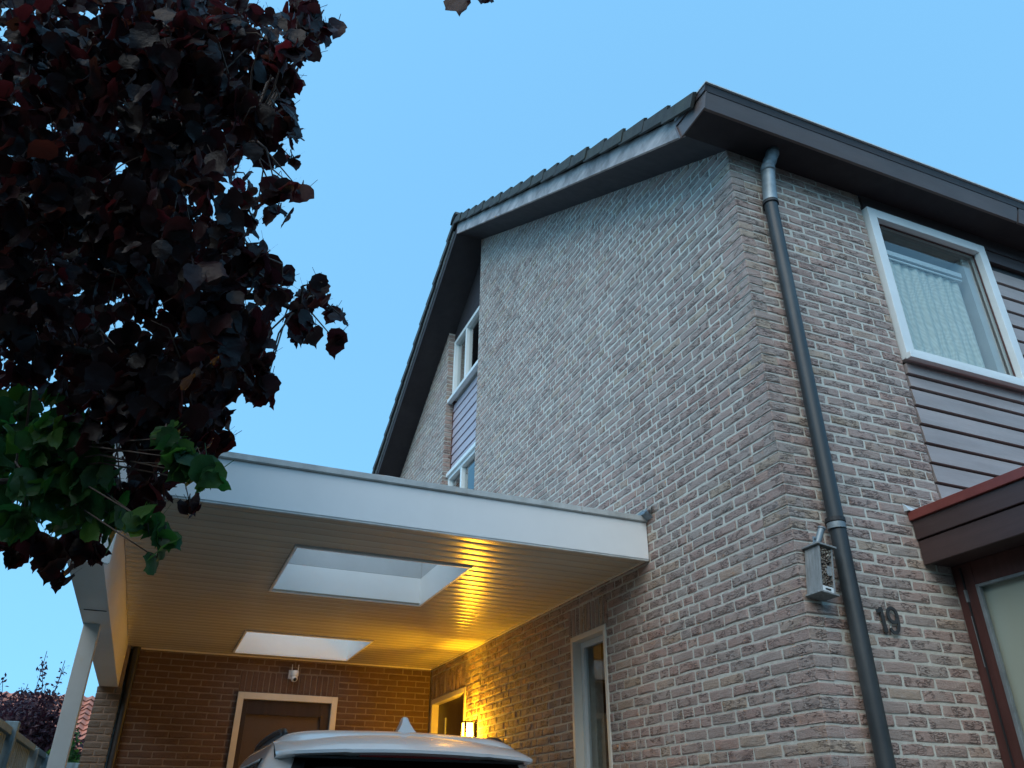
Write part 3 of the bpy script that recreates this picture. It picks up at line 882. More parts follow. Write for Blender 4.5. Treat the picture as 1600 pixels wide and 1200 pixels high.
# stuffing: short hollow stems seen end-on, one bare round patch
mb = MB(); r2 = random.Random(4)
for k in range(420):
    x = r2.uniform(.014, W_ - .014); z = r2.uniform(.034, HT - .006)
    if math.hypot((x - .078) / .034, (z - .115) / .05) < 1: continue
    r = r2.uniform(.0022, .0042)
    m = R7 @ Matrix.Translation((x, -D_ + r2.uniform(.004, .016), z)) @ Matrix.Rotation(math.pi / 2 + r2.uniform(-.7, .7), 4, 'X') @ Matrix.Rotation(r2.uniform(-.8, .8), 4, 'Y')
    mb.tube([m @ Vector((0, 0, -.008)), m @ Vector((0, 0, .006))], r, 5)
t = NT('brown_stems'); t.color(t.ramp(t.n.new('ShaderNodeNewGeometry').outputs['Random Per Island'], [(0, (.05, .035, .028)), (.5, (.14, .11, .09)), (1, (.36, .33, .27))])); M['stems'] = t.m
o = fobj(mb, 'stem_filling', M['stems']); o['kind'] = 'stuff'
mb = MB(); mb.box(.0105, W_ - .0105, -D_ + .022, -.0125, .0305, HT - .001, R7); fobj(mb, 'filling_block', M['brown'])
mb = MB(); mb.add(*lathe([(.026, 0), (.026, .006)], 20, R7 @ Matrix.Translation((.062, -D_ + .010, .115)) @ Matrix.Rotation(math.pi / 2, 4, 'X'))); fobj(mb, 'round_plug', M['wood_grey'])
mb = MB(); mb.tube([R7 @ Vector((.020, -.075, HT + .012)), R7 @ Vector((.036, -.080, HT + .06)), R7 @ Vector((.050, -.084, HT + .105))], .0165, 16)
mb.tube([R7 @ Vector((.0500, -.084, HT + .105)), R7 @ Vector((.0515, -.0845, HT + .110))], .021, 16)
fobj(mb, 'metal_tube', M['zinc'], smooth=True, sharp=40)
mb = MB(); mb.box(-.010, .014, -.085, -.080, HT + .0105, HT + .05, R7); fobj(mb, 'hanging_plate', M['zinc'], bevel=.002)
mb = MB(); mb.add(*lathe([(.0045, 0), (.0045, .002)], 10, R7 @ Matrix.Translation((.002, -.0855, HT + .036)) @ Matrix.Rotation(math.pi / 2, 4, 'X'))); fobj(mb, 'screw_hole', M['rubber'])

# ================================================================== garage wall behind the carport
garage = empty('rear_garage', (-1.6, 6.3, 0), 'red-brown brick wall of the rear garage with a cream framed door under the carport', 'garage')
gh2 = [(-2.107, -1.056, 0, 2.34)]
GY = 6.18
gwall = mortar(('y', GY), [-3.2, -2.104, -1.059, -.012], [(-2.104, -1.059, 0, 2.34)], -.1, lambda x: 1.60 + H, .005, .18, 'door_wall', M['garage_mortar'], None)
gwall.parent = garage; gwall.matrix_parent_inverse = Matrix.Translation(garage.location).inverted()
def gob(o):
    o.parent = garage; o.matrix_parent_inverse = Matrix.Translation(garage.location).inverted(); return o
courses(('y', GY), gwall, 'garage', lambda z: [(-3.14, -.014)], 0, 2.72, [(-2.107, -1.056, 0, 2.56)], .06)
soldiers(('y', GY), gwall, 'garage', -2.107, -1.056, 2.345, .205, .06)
PY = 6.085
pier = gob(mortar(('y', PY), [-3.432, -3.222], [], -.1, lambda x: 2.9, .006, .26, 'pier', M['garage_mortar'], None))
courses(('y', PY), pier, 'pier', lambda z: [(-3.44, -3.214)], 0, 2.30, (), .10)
gob(MB().tube([(-3.165, 6.13, .0), (-3.165, 6.13, 2.70)], .038, 14).obj('black_pipe', M['black_pipe'], None, smooth=True, sharp=40))
gob(MB().box(-3.43, .0, 6.37, 10.5, 2.4, 2.95).box(-3.42, -3.3, 6.36, 10.5, 0, 2.39).obj('garage_body', M['garage_mortar'], None))
gf = MB()
for (xa, xb, za, zb) in ((-2.105, -2.043, 0, 2.338), (-1.120, -1.058, 0, 2.338), (-2.043, -1.120, 2.272, 2.338)): gf.box(xa, xb, 6.150, 6.26, za, zb)
gf = gob(gf.obj('door_frame', M['cream'], None, bevel=.004))
def gchild(mb, name, mat, par=gf):
    o = mb.obj(name, mat, None); o.parent = par; o.matrix_parent_inverse = (par.parent.matrix_world.inverted() if False else Matrix.Translation(garage.location).inverted() @ Matrix.Translation(garage.location)) ; return o
mb = MB()
for (xa, xb, za, zb) in ((-2.041, -1.99, .02, 2.27), (-1.22, -1.122, .02, 2.27), (-1.99, -1.22, 2.13, 2.27), (-1.99, -1.22, .02, .4)): mb.box(xa, xb, 6.19, 6.235, za, zb)
gob(mb.obj('door', M['door_wood'], None, bevel=.003))
gob(MB().box(-1.992, -1.218, 6.222, 6.232, .4, 2.132).obj('door_panel', M['panel'], None))
gob(MB().box(-2.105, -1.058, 6.262, 6.35, 0, 2.338).obj('door_backing', M['rubber'], None))

# ================================================================== carport
cp = empty('carport', (-1.7, 3.7, 0), 'white-fronted flat carport with a cream plank ceiling and two roof lights over the car', 'carport')
def cob(o):
    o.parent = cp; o.matrix_parent_inverse = Matrix.Translation(cp.location).inverted(); return o
CZ = 1.557 + H
YF = 1.37
SKY = [(-2.22, -1.04, 2.05, 3.25), (-2.22, -1.04, 4.87, 6.00)]
# roof slab in cells round the two openings
mb = MB()
xs = [-3.43, -2.235, -1.025, -.004]; ys = [YF + .03, 2.035, 3.265, 4.855, 6.015, 6.17]
for i in range(3):
    for j in range(5):
        if i == 1 and j in (1, 3): continue
        mb.box(xs[i] + .0005, xs[i + 1] - .0005, ys[j] + .0005, ys[j + 1] - .0005, CZ + .03, 1.80 + H)
mb.box(-3.43, -.004, 6.1705, 6.37, CZ + .03, 1.80 + H)
cob(mb.obj('roof_deck', M['upstand'], None))
# ceiling planks, bowed a little so that light smears across them
def plank_mesh(x0, x1, y0, w):
    mb = MB(); P = [(0, .010), (0.0022, .003), (.007, .0008)]
    n = 6
    for k in range(1, n): P.append((.007 + (w - .016) * k / n, .0008 - .0018 * math.sin(math.pi * k / n)))
    P += [(w - .009, .0008), (w - .0045, .003), (w - .002, .010)]
    m = len(P)
    for x in (x0, x1): mb.v += [(x, y0 + a, CZ + b) for a, b in P]
    for k in range(m - 1): mb.f.append([k, k + 1, m + k + 1, m + k]); mb.a.append(0)
    return mb
PW = .1225
y = YF + .028
while y < 6.165:
    w = min(PW, 6.168 - y)
    segs = [(-3.252, -.006)]
    for (a, b, c, d) in SKY:
        if y + w * .5 > c and y + w * .5 < d: segs = [(-3.252, a - .02), (b + .02, -.006)]
    for a, b in segs:
        if w > .04: cob(plank_mesh(a, b, y, w).obj('ceiling_plank', M['ceiling'], None, smooth=True))
    y += PW
cob(MB().box(-3.254, -.004, YF + .027, 6.168, CZ + .0105, CZ + .0115).obj('ceiling_backing', M['rubber'], None) if False else
    (lambda mb: mb.obj('ceiling_backing', M['brown'], None))(
        MB().box(-3.254, -2.236, YF + .027, 6.168, CZ + .0105, CZ + .02).box(-1.024, -.004, YF + .027, 6.168, CZ + .0105, CZ + .02)
        .box(-2.2355, -1.0245, YF + .027, 2.034, CZ + .0105, CZ + .02).box(-2.2355, -1.0245, 3.266, 4.854, CZ + .0105, CZ + .02).box(-2.2355, -1.0245, 6.016, 6.168, CZ + .0105, CZ + .02)))
cob(MB().box(-3.254, -.014, 6.158, 6.172, CZ - .016, CZ - .001).box(-.016, -.006, YF + .03, 6.157, CZ - .012, CZ - .001).obj('ceiling_bead', M['cream'], None))
for (a, b, c, d) in SKY:
    e = .018
    mb = MB()
    for q in ((a - e, a, c - e, d + e), (b, b + e, c - e, d + e), (a, b, c - e, c), (a, b, d, d + e)): mb.box(q[0], q[1], q[2], q[3], CZ - .010, CZ + .004)
    rl = cob(mb.obj('roof_light', M['well'], None, bevel=.002))
    def rch(mb, nm, mat, **k):
        o = mb.obj(nm, mat, None, **k); o.parent = rl; o.matrix_parent_inverse = Matrix.Identity(4); o.matrix_parent_inverse = Matrix.Identity(4); return o
    mb = MB()
    z0, z1 = CZ + .006, 1.775 + H
    mb.box(a - .014, a - .002, c - .014, d + .014, z0, z1); mb.box(b + .002, b + .014, c - .014, d + .014, z0, z1)
    mb.box(a - .0015, b + .0015, c - .014, c - .002, z0, z1); mb.box(a - .0015, b + .0015, d + .002, d + .014, z0, z1)
    rch(mb, 'light_well', M['well'])
    mb = MB(); z0, z1 = 1.778 + H, 2.10 + H
    g = .035
    for q in ((a - .03, a - .004, c - .03, d + .03), (b + .004, b + .03, c - .03, d + .03), (a - .0035, b + .0035, c - .03, c - .004), (a - .0035, b + .0035, d + .004, d + .03)):
        mb.box(q[0], q[1], q[2], q[3], z0, z1)
    rch(mb, 'upstand', M['upstand'])
    mb = MB(); N = 8
    for i in range(N + 1):
        for j in range(N + 1):
            u, v = i / N, j / N
            mb.v.append((a - .03 + (b - a + .06) * u, c - .03 + (d - c + .06) * v, 2.102 + H + .16 * (math.sin(math.pi * u) * math.sin(math.pi * v)) ** .6))
    for i in range(N):
        for j in range(N):
            q = i * (N + 1) + j; mb.f.append([q, q + 1, q + N + 2, q + N + 1]); mb.a.append(0)
    rch(mb, 'dome', M['opal'], smooth=True)
# front fascia with its lower leg at the left corner
fa = cob(MB().add([(-3.43, YF, 1.152 + H), (-3.226, YF, 1.152 + H), (-3.226, YF, CZ - .006), (-.004, YF, CZ - .006), (-.004, YF, 1.805 + H), (-3.43, YF, 1.805 + H),
                   (-3.43, YF + .022, 1.152 + H), (-3.226, YF + .022, 1.152 + H), (-3.226, YF + .022, CZ - .006), (-.004, YF + .022, CZ - .006), (-.004, YF + .022, 1.805 + H), (-3.43, YF + .022, 1.805 + H)],
                  [[0, 1, 2, 5], [2, 3, 4, 5], [6, 11, 8, 7], [8, 11, 10, 9], [0, 6, 7, 1], [1, 7, 8, 2], [2, 8, 9, 3], [3, 9, 10, 4], [4, 10, 11, 5], [5, 11, 6, 0]]).obj('fascia', M['fascia'], None, bevel=.002))
cob(MB().box(-3.225, -.005, YF + .003, YF + .027, CZ - .018, CZ - .0065).obj('drip_bead', M['trim'], None))
cob(MB().box(-3.232, -3.2265, YF - .001, YF + .021, 1.150 + H, CZ - .01).box(-3.43, -3.232, YF - .001, YF + .021, 1.146 + H, 1.1515 + H).obj('corner_bead', M['frame'], None))
for xa, xb in ((-3.45, -.507), (-.503, -.003)):
    cob(MB().prism([(YF - .018, 1.812 + H), (YF - .018, 1.846 + H), (YF + .06, 1.862 + H), (YF + .06, 1.8055 + H), (YF - .010, 1.8055 + H)], 'x', xa, xb).obj('roof_trim', M['trim'], None))
cob(MB().box(-3.45, -3.39, YF + .061, 6.37, 1.8055 + H, 1.846 + H).obj('roof_trim', M['trim'], None))
beam = MB()
for ya, yb in ((YF + .023, 2.563), (2.569, 3.985), (3.991, 6.083)): beam.box(-3.428, -3.2555, ya, yb, 1.156 + H, 1.804 + H) if False else beam.box(-3.428, -3.2555, ya, yb, 1.156 + H, CZ + .028)
cob(beam.obj('side_beam', M['fascia'], None, bevel=.002))
cob(MB().box(-3.4, -3.27, 2.562, 2.570, 1.152 + H, 1.1555 + H).obj('beam_joint', M['rubber'], None))
cob(MB().box(-3.42, -3.318, 3.0, 3.10, 0, 1.1555 + H).obj('post', M['post'], None, bevel=.004))
# crumpled lead where the roof edge meets the wall
mb = MB(); r3 = random.Random(8); nu, nv = 7, 6
for i in range(nu):
    for j in range(nv):
        u, v = i / (nu - 1), j / (nv - 1)
        mb.v.append((-.010 - .055 * math.sin(math.pi * min(1, v * 1.05)) * (1 - .35 * u) + r3.uniform(-.004, .004) * (0 < v < 1), 1.262 + .13 * u + r3.uniform(-.004, .004), 1.812 + H + .092 * v * (1 - .15 * u) + r3.uniform(-.003, .003)))
for i in range(nu - 1):
    for j in range(nv - 1):
        q = i * nv + j; mb.f.append([q, q + 1, q + nv + 1, q + nv]); mb.a.append(0)
cob(mb.obj('lead_flashing', M['lead'], None))
cob(MB().prism([(1.39, 1.847 + H), (1.95, 1.847 + H), (1.39, 1.905 + H)], 'x', -.008, -.003).obj('wall_flashing', M['zinc'], None))

# ---- lantern on the wall
LY, LZ = 4.70, .745 + H
ln = empty('wall_lantern', (0, LY, LZ), 'lit square wall lantern glowing orange beside the side door under the carport', 'wall lamp')
def lob(mb, name, mat, **k):
    o = mb.obj(name, mat, ln, **k); return o
lob(MB().box(-.012, -.001, -.04, .04, -.11, .11), 'back_plate', M['black_pipe'])
lob(MB().box(-.120, -.030, -.053, -.040, .095, .108).box(-.120, -.030, .040, .053, .095, .108).box(-.120, -.106, -.0395, .0395, .095, .108).box(-.044, -.030, -.0395, .0395, .095, .108), 'top_cap', M['black_pipe'])
lob(MB().box(-.120, -.0125, -.055, .055, -.112, -.095), 'bottom_cap', M['black_pipe'])
mb = MB()
for sx in (-.118, -.030):
    for sy in (-.053, .037): mb.box(sx, sx + .018, sy - (.004 if sy < 0 else 0), sy + .018, -.0945, .0945)
lob(mb, 'corner_post', M['black_pipe'])
mb = MB()
mb.box(-.1005, -.0325, -.046, -.043, -.093, .093); mb.box(-.1005, -.0325, .043, .046, -.093, .093); mb.box(-.112, -.109, -.036, .036, -.093, .093)
lob(mb, 'lantern_glass', M['lit'])
lamp = bpy.data.lights.new('lantern_bulb', 'POINT'); lamp.energy = 38.0; lamp.color = (1.0, .48, .01); lamp.shadow_soft_size = .022
lampo = bpy.data.objects.new('lantern_bulb', lamp); COL.objects.link(lampo); lampo.parent = ln; lampo.location = (-.070, 0, .0)

# ---- security camera
sc = empty('security_camera', (-1.56, 6.175, 1.375 + H), 'white dome security camera with two aerials above the rear door', 'security camera')
def sob(mb, name, mat, **k): return mb.obj(name, mat, sc, **k)
sob(MB().box(-.058, -.030, -.03, .0, -.03, .06), 'wall_bracket', M['white_plastic'], bevel=.004)
sob(MB().add(*lathe([(.004, -.012), (.036, -.010), (.040, .0), (.040, .040), (.034, .050), (.01, .052)], 20, Matrix.Translation((0, -.07, 0)))), 'housing', M['white_plastic'], smooth=True)
sob(MB().add(*lathe([(.036 * math.sin(math.radians(a)) + .0005, -.036 * math.cos(math.radians(a)) - .030) for a in range(0, 181, 15)], 18, Matrix.Translation((0, -.07, 0)))), 'dome', M['white_plastic'], smooth=True)
sob(MB().add(*lathe([(.001, .039), (.014, .037), (.020, .030), (.021, .02)], 16, Matrix.Translation((.004, -.07, -.030)) @ Matrix.Rotation(math.radians(115), 4, 'X'))), 'lens', M['black_pipe'], smooth=True)
for s in (-.032, .032): sob(MB().tube([(s, -.055, .02), (s * 1.05, -.055, .115)], .0045, 8), 'aerial', M['white_plastic'], smooth=True)
sob(MB().box(-.042, .0, -.0705, -.0301, .0, .02), 'arm', M['white_plastic'])

# ================================================================== the car
car = empty('parked_car', (-1.45, 1.36, -.008), 'white sport utility car parked under the carport, rear spoiler towards the viewer', 'car')
car.scale = (1.085, 1, 1)
SLC = [(.22, .80, .16, 4.20, .20), (.30, .86, .05, 4.30, .26), (.55, .90, 0.0, 4.35, .30), (.80, .915, .05, 4.30, .32), (.95, .91, .10, 4.20, .32),
       (1.02, .89, .13, 3.80, .30), (1.06, .875, .15, 3.25, .28), (1.20, .835, .22, 2.98, .25), (1.35, .785, .32, 2.70, .24), (1.48, .735, .42, 2.42, .22),
       (1.545, .705, .48, 2.22, .20), (1.59, .665, .53, 2.08, .18), (1.615, .615, .58, 1.98, .18), (1.636, .52, .66, 1.85, .16), (1.648, .36, .82, 1.65, .14), (1.652, .15, 1.0, 1.4, .08)]
def slc(z):
    for a, b in zip(SLC[:-1], SLC[1:]):
        if a[0] <= z <= b[0]:
            t = (z - a[0]) / (b[0] - a[0]); return [a[i] * (1 - t) + b[i] * t for i in range(5)]
    return SLC[-1]
def ring_pts(s):
    z, w, yr, yf, r = s; pts = []
    for (cx, cy, a0) in ((-w + r, yr + r, 180), (w - r, yr + r, 270), (w - r, yf - r, 0), (-w + r, yf - r, 90)):
        for k in range(6):
            a = math.radians(a0 + 90 * k / 5); pts.append((cx + r * math.cos(a), cy + r * math.sin(a), z))
    out = []
    for i in range(24):
        out.append(pts[i])
        if i % 6 == 5:
            a, b = pts[i], pts[(i + 1) % 24]
            for q in (.25, .5, .75):
                t = [a[k] * (1 - q) + b[k] * q for k in range(3)]
                if i == 5: t[1] -= .02 * math.sin(math.pi * q)          # slight bow of the tail
                if z > 1.5 and i in (5, 17): t[2] += .006
                out.append(tuple(t))
    return out
def cobj(mb, name, mat, par=None, **k):
    return mb.obj(name, mat, par or car, **k)
rings = [ring_pts(s) for s in SLC]; n = len(rings[0])
mb = MB(); mb.v = [p for r in rings for p in r]
for i in range(len(rings) - 1):
    for k in range(n):
        k2 = (k + 1) % n; mb.f.append([i * n + k, i * n + k2, (i + 1) * n + k2, (i + 1) * n + k])
mb.f += [list(range(n))[::-1], [(len(rings) - 1) * n + k for k in range(n)]]; mb.a = [0] * len(mb.f)
body = cobj(mb, 'body', M['car_paint'], smooth=True)
ss = body.modifiers.new('smooth', 'SUBSURF'); ss.levels = 1; ss.render_levels = 2
def patch(name, mat, pts_fn, nu, nv, par=body, thick=None):
    mb = MB()
    for i in range(nu + 1):
        for j in range(nv + 1): mb.v.append(pts_fn(i / nu, j / nv))
    for i in range(nu):
        for j in range(nv):
            q = i * (nv + 1) + j; mb.f.append([q, q + 1, q + nv + 2, q + nv + 1]); mb.a.append(0)
    o = mb.obj(name, mat, par, smooth=True)
    m = o.modifiers.new('thickness', 'SOLIDIFY'); m.thickness = thick or .004
    return o
def side_fn(s, ya, yb, za, zb, off, sh=0.0):
    def f(u, v):
        z = za + (zb - za) * v; w = slc(z)[1]
        y = ya + (yb - ya) * u + sh * v
        yr = slc(z)[2]; r = slc(z)[4]
        dx = 0
        if y < yr + r: dx = r - math.sqrt(max(0, r * r - (yr + r - y) ** 2))
        return (s * (w - dx + off), y, z)
    return f
for s in (-1, 1):
    patch('window_surround', M['car_black'], side_fn(s, .66, 2.95, 1.085, 1.475, .004, .05), 24, 6)
    patch('side_window', M['dark_glass'], side_fn(s, .74, 1.12, 1.13, 1.44, .0105, .07), 8, 5)
    patch('side_window', M['dark_glass'], side_fn(s, 1.17, 1.95, 1.11, 1.45, .0105, .05), 8, 5)
    patch('side_window', M['dark_glass'], side_fn(s, 2.02, 2.75, 1.11, 1.45, .0105, -.10), 8, 5)
    patch('window_trim', M['aluminium'], side_fn(s, .70, 2.9, 1.455, 1.470, .012, .0), 16, 1)
    patch('tail_light', M['red_lens'], side_fn(s, .10, .42, .92, 1.04, .012), 8, 2)
    patch('wheel_arch', M['car_black'], side_fn(s, .42, 1.20, .23, .70, .008), 8, 3)
    patch('wheel_arch', M['car_black'], side_fn(s, 3.05, 3.83, .23, .70, .008), 8, 3)
    for yy in (.81, 3.44):
        cobj(MB().add(*lathe([(.20, -.10), (.30, -.105), (.335, -.08), (.335, .08), (.30, .105), (.20, .10)], 28, Matrix.Translation((s * .80, yy, .335)) @ Matrix.Rotation(math.pi / 2, 4, 'Y'))), 'tyre', M['tyre'], smooth=True)
        cobj(MB().add(*lathe([(.03, .125), (.06, .12), (.19, .09), (.205, .105)], 20, Matrix.Translation((s * .80, yy, .335)) @ Matrix.Rotation(s * math.pi / 2, 4, 'Y'))), 'rim', M['rim'], smooth=True)
    # roof rail: raised bar with moulded feet
    ys = [.74, .76, .82, .92, 1.2, 1.6, 1.9, 2.1, 2.2, 2.26]
    zs = [1.580, 1.606, 1.628, 1.640, 1.650, 1.652, 1.646, 1.63, 1.605, 1.58]
    P = [(s * (.632 - .012 * (k / 9)), y, z) for k, (y, z) in enumerate(zip(ys, zs))]
    cobj(MB().tube(P, [.020, .021, .020, .017, .0155, .0155, .0155, .018, .018, .016], 10), 'roof_rail', M['car_black'], smooth=True)
    web = MB()
    for (x, y, z) in P: web.v += [(x - s * .006, y, z), (x - s * .006, y, z - .06)]
    for k in range(len(P) - 1): web.f.append([2 * k, 2 * k + 2, 2 * k + 3, 2 * k + 1]); web.a.append(0)
    cobj(web, 'rail_skirt', M['car_black'])
def rear_fn(xa, xb, za, zb, off):
    def f(u, v):
        z = za + (zb - za) * v; q = slc(z); x = xa + (xb - xa) * u
        x *= q[1] / .80
        r = q[4]; ex = max(0, abs(x) - (q[1] - r)); dy = r - math.sqrt(max(0, r * r - ex * ex))
        return (x, q[2] + dy - off - .014 * (1 - (x / .7) ** 2), z)
    return f
patch('rear_window', M['car_black'], rear_fn(-.66, .66, 1.06, 1.50, .006), 16, 6)
patch('rear_pane', M['dark_glass'], rear_fn(-.60, .60, 1.09, 1.49, .014), 16, 6)
patch('tailgate_trim', M['car_black'], rear_fn(-.30, .30, .92, .95, .010), 6, 1)
patch('rear_bumper', M['car_black'], rear_fn(-.62, .62, .26, .44, .010), 8, 2)
patch('windscreen', M['car_black'], lambda u, v: ((-.62 + 1.24 * u) * (1 - .12 * v), slc(1.10 + .36 * v)[3] + .006, 1.10 + .36 * v), 8, 6)
# roof spoiler
def sp_y(x):
    a = abs(x)
    y = .245 + .03 * (a / .7) ** 2
    if a > .36: y += .022 * min(1, (a - .36) / .06)
    if a > .64: y += .16 * ((a - .64) / .06) ** 2
    return y
mb = MB(); nx, ny = 40, 8
def stp(x, t):
    a = (x / .70) ** 2
    y0 = sp_y(x); y1 = .66
    z0 = 1.512 - .030 * a - (.0 if abs(x) < .36 else -.004); z1 = 1.634 - .046 * a - .03 * a * a
    tt = t ** .85
    return (x, y0 + (y1 - y0) * t, z0 + (z1 - z0) * (tt * .75 + .25 * math.sin(tt * math.pi / 2)))
for i in range(nx + 1):
    x = -.70 + 1.40 * i / nx
    for j in range(ny + 1): mb.v.append(stp(x, j / ny))
    p0 = stp(x, 0)
    mb.v.append((x, p0[1] + .004, p0[2] - .016)); mb.v.append((x, p0[1] + .10, p0[2] - .028)); mb.v.append((x, .56, 1.50 - .02 * (x / .7) ** 2))
m = ny + 4
for i in range(nx):
    for j in range(m - 1):
        j2 = j + 1
        idx = list(range(ny, -1, -1)) + [ny + 1, ny + 2, ny + 3]
        mb.f.append([i * m + idx[j], i * m + idx[j2], (i + 1) * m + idx[j2], (i + 1) * m + idx[j]])
mb.f += [[k for k in range(m)], [nx * m + k for k in range(m)][::-1]]; mb.a = [0] * len(mb.f)
sp = cobj(mb, 'spoiler', M['car_paint'], smooth=True, sharp=38)
cobj(MB().box(-.30, .30, .325, .40, 1.474, 1.4885), 'brake_light', M['red_lens'], bevel=.003)
cobj(MB().box(-.62, .62, .345, .50, 1.462, 1.4735), 'spoiler_underside', M['car_black'])
# tailgate seam ribs on the spoiler ends
# aerial fin
mb = MB(); prof = [(0, 0, .052), (.010, .022, .034), (.030, .055, .019), (.050, .082, .0125), (.060, .088, .010)]
vs = []
for (dy, z, w) in prof:
    for (sx, yy) in ((-1, dy), (-.6, dy - .004), (.6, dy - .004), (1, dy), (.7, .155 - dy * 1.0), (-.7, .155 - dy * 1.0)): vs.append((sx * w, yy, z))
fs = []
for i in range(len(prof) - 1):
    for k in range(6): k2 = (k + 1) % 6; fs.append((i * 6 + k, i * 6 + k2, (i + 1) * 6 + k2, (i + 1) * 6 + k))
fs += [tuple(range(6))[::-1], tuple(range(24, 30))]
mb.add([(v[0] * 1.25 + .045, v[1] * 1.2 + .72, v[2] * 1.15 + 1.638) for v in vs], fs)
cobj(mb, 'aerial_fin', M['car_paint'], smooth=True, sharp=50, bevel=.003)

# ================================================================== fence, bush, plants, neighbour
fence = empty('garden_fence', (-3.87, 6, 0), 'weathered grey-green slatted wooden fence behind the carport post', 'fence')
def fob(mb, name, **k):
    o = mb.obj(name, M['fence'], None, **k); o.parent = fence; o.matrix_parent_inverse = Matrix.Translation(fence.location).inverted(); return o
FX = -3.87
for y in (2.4, 4.33, 6.05, 7.15, 8.15):
    w = .05 if y < 5 else .035
    fob(MB().box(FX - .02, FX + .075, y - w, y + w, 0, 1.80 if y < 5 else 1.73), 'post', bevel=.006)
for ya, yb in ((2.455, 4.275), (4.385, 6.01), (6.09, 7.11), (7.19, 8.11)):
    fob(MB().box(FX - .03, FX + .045, ya, yb, 1.705, 1.755), 'rail', bevel=.004)
    fob(MB().box(FX + .022, FX + .05, ya, yb, 1.15, 1.22), 'rail', bevel=.004)
rng = random.Random(21)
y = 2.50
while y < 8.1:
    if all(abs(y + .04 - q) > .10 for q in (4.33, 6.05, 7.15, 8.15)):
        h = 1.70
        fob(MB().box(FX, FX + .018, y, y + .085 + rng.uniform(-.003, .003), .05, h), 'slat')
    y += .118
for x0 in [FX + .06 + .118 * k for k in range(4)]:
    fob(MB().box(x0, x0 + .085, 8.13, 8.15, .05, 1.66), 'slat')
fob(MB().box(FX + .045, -3.40, 8.10, 8.165, 1.665, 1.725), 'rail', bevel=.004)

def small_leaves(name, parent, mat, blobs, n, size, rng, sprigs=0):
    mb = MB()
    tot = sum(b[3] ** 2 for b in blobs)
    for (bx, by, bz, br, bh) in blobs:
        for _ in range(int(n * br * br / tot)):
            d = Vector((rng.gauss(0, 1), rng.gauss(0, 1), rng.gauss(0, 1))).normalized() * br * (rng.random() ** .4)
            c = Vector((bx + d.x, by + d.y, bz + d.z * bh))
            mini(mb, c, size * rng.uniform(.6, 1.3), rng)
    for _ in range(sprigs):
        b = rng.choice(blobs); a = rng.uniform(0, 6.28)
        base = Vector((b[0] + math.cos(a) * b[3] * .6, b[1] + math.sin(a) * b[3] * .6, b[2] + b[3] * b[4] * .7))
        hgt = rng.uniform(.2, .62)
        lean = Vector((rng.uniform(-.3, .3), rng.uniform(-.3, .3), 1)).normalized()
        pts = [base + lean * hgt * t for t in (0, .5, 1)]
        mb.tube(pts, .004, 4)
        for k in range(int(hgt * 42)): mini(mb, base + lean * hgt * rng.random() + Vector((rng.uniform(-.06, .06), rng.uniform(-.06, .06), 0)), size * rng.uniform(.6, 1.1), rng)
    o = mb.obj(name, mat, parent, attr=True); o['kind'] = 'stuff'
    return o
def mini(mb, c, s, rng):
    e = Euler((rng.uniform(0, 6.28), rng.uniform(0, 6.28), rng.uniform(0, 6.28))).to_matrix()
    vs = [c + e @ Vector(p) * s for p in ((0, -.6, 0), (.32, 0, .08), (0, .6, 0), (-.32, 0, .08))]
    mb.add(vs, [(0, 1, 2), (0, 2, 3)], rng.random())
rng = random.Random(31)
bush = empty('maroon_shrub', (-4.6, 10, 0), 'large dark maroon small-leaved shrub with loose upright sprigs behind the fence', 'shrub')
bl = []
for k in range(46):
    x = rng.uniform(-6.6, -3.55); bl.append((x, rng.uniform(9.2, 10.8), rng.uniform(.5, 2.3) if k % 2 else rng.uniform(1.95, 2.38), rng.uniform(.28, .45), .9))
bb = small_leaves('foliage', None, M['bush_leaf'], bl, 32000, .058, rng, 60)
bb.parent = bush; bb.matrix_parent_inverse = Matrix.Translation(bush.location).inverted()
mb = MB()
for k in range(9):
    x = -6.2 + k * .32; mb.tube([(x, 10, 0), (x + rng.uniform(-.1, .1), 10 + rng.uniform(-.2, .2), .8), (x + rng.uniform(-.3, .3), 10, 1.7)], [.035, .025, .012], 6)
o = mb.obj('stem', M['bark'], None); o.parent = bush; o.matrix_parent_inverse = Matrix.Translation(bush.location).inverted()
gp = empty('pale_green_shrub', (-3.75, 8.8, 0), 'pale green leafy shrub between the carport post and the brick pier', 'shrub')
bl = [(-3.72 + rng.uniform(-.2, .2), 8.8 + rng.uniform(-.2, .2), z, .20, 1) for z in (.5, .9, 1.25, 1.5, 1.65, 1.78)]
bb = small_leaves('foliage', None, M['green_leaf'], bl, 1500, .075, rng, 6)
bb.parent = gp; bb.matrix_parent_inverse = Matrix.Translation(gp.location).inverted()
o = MB().tube([(-3.75, 8.8, 0), (-3.72, 8.8, 1.5)], [.02, .008], 6).obj('stem', M['bark'], None); o.parent = gp; o.matrix_parent_inverse = Matrix.Translation(gp.location).inverted()

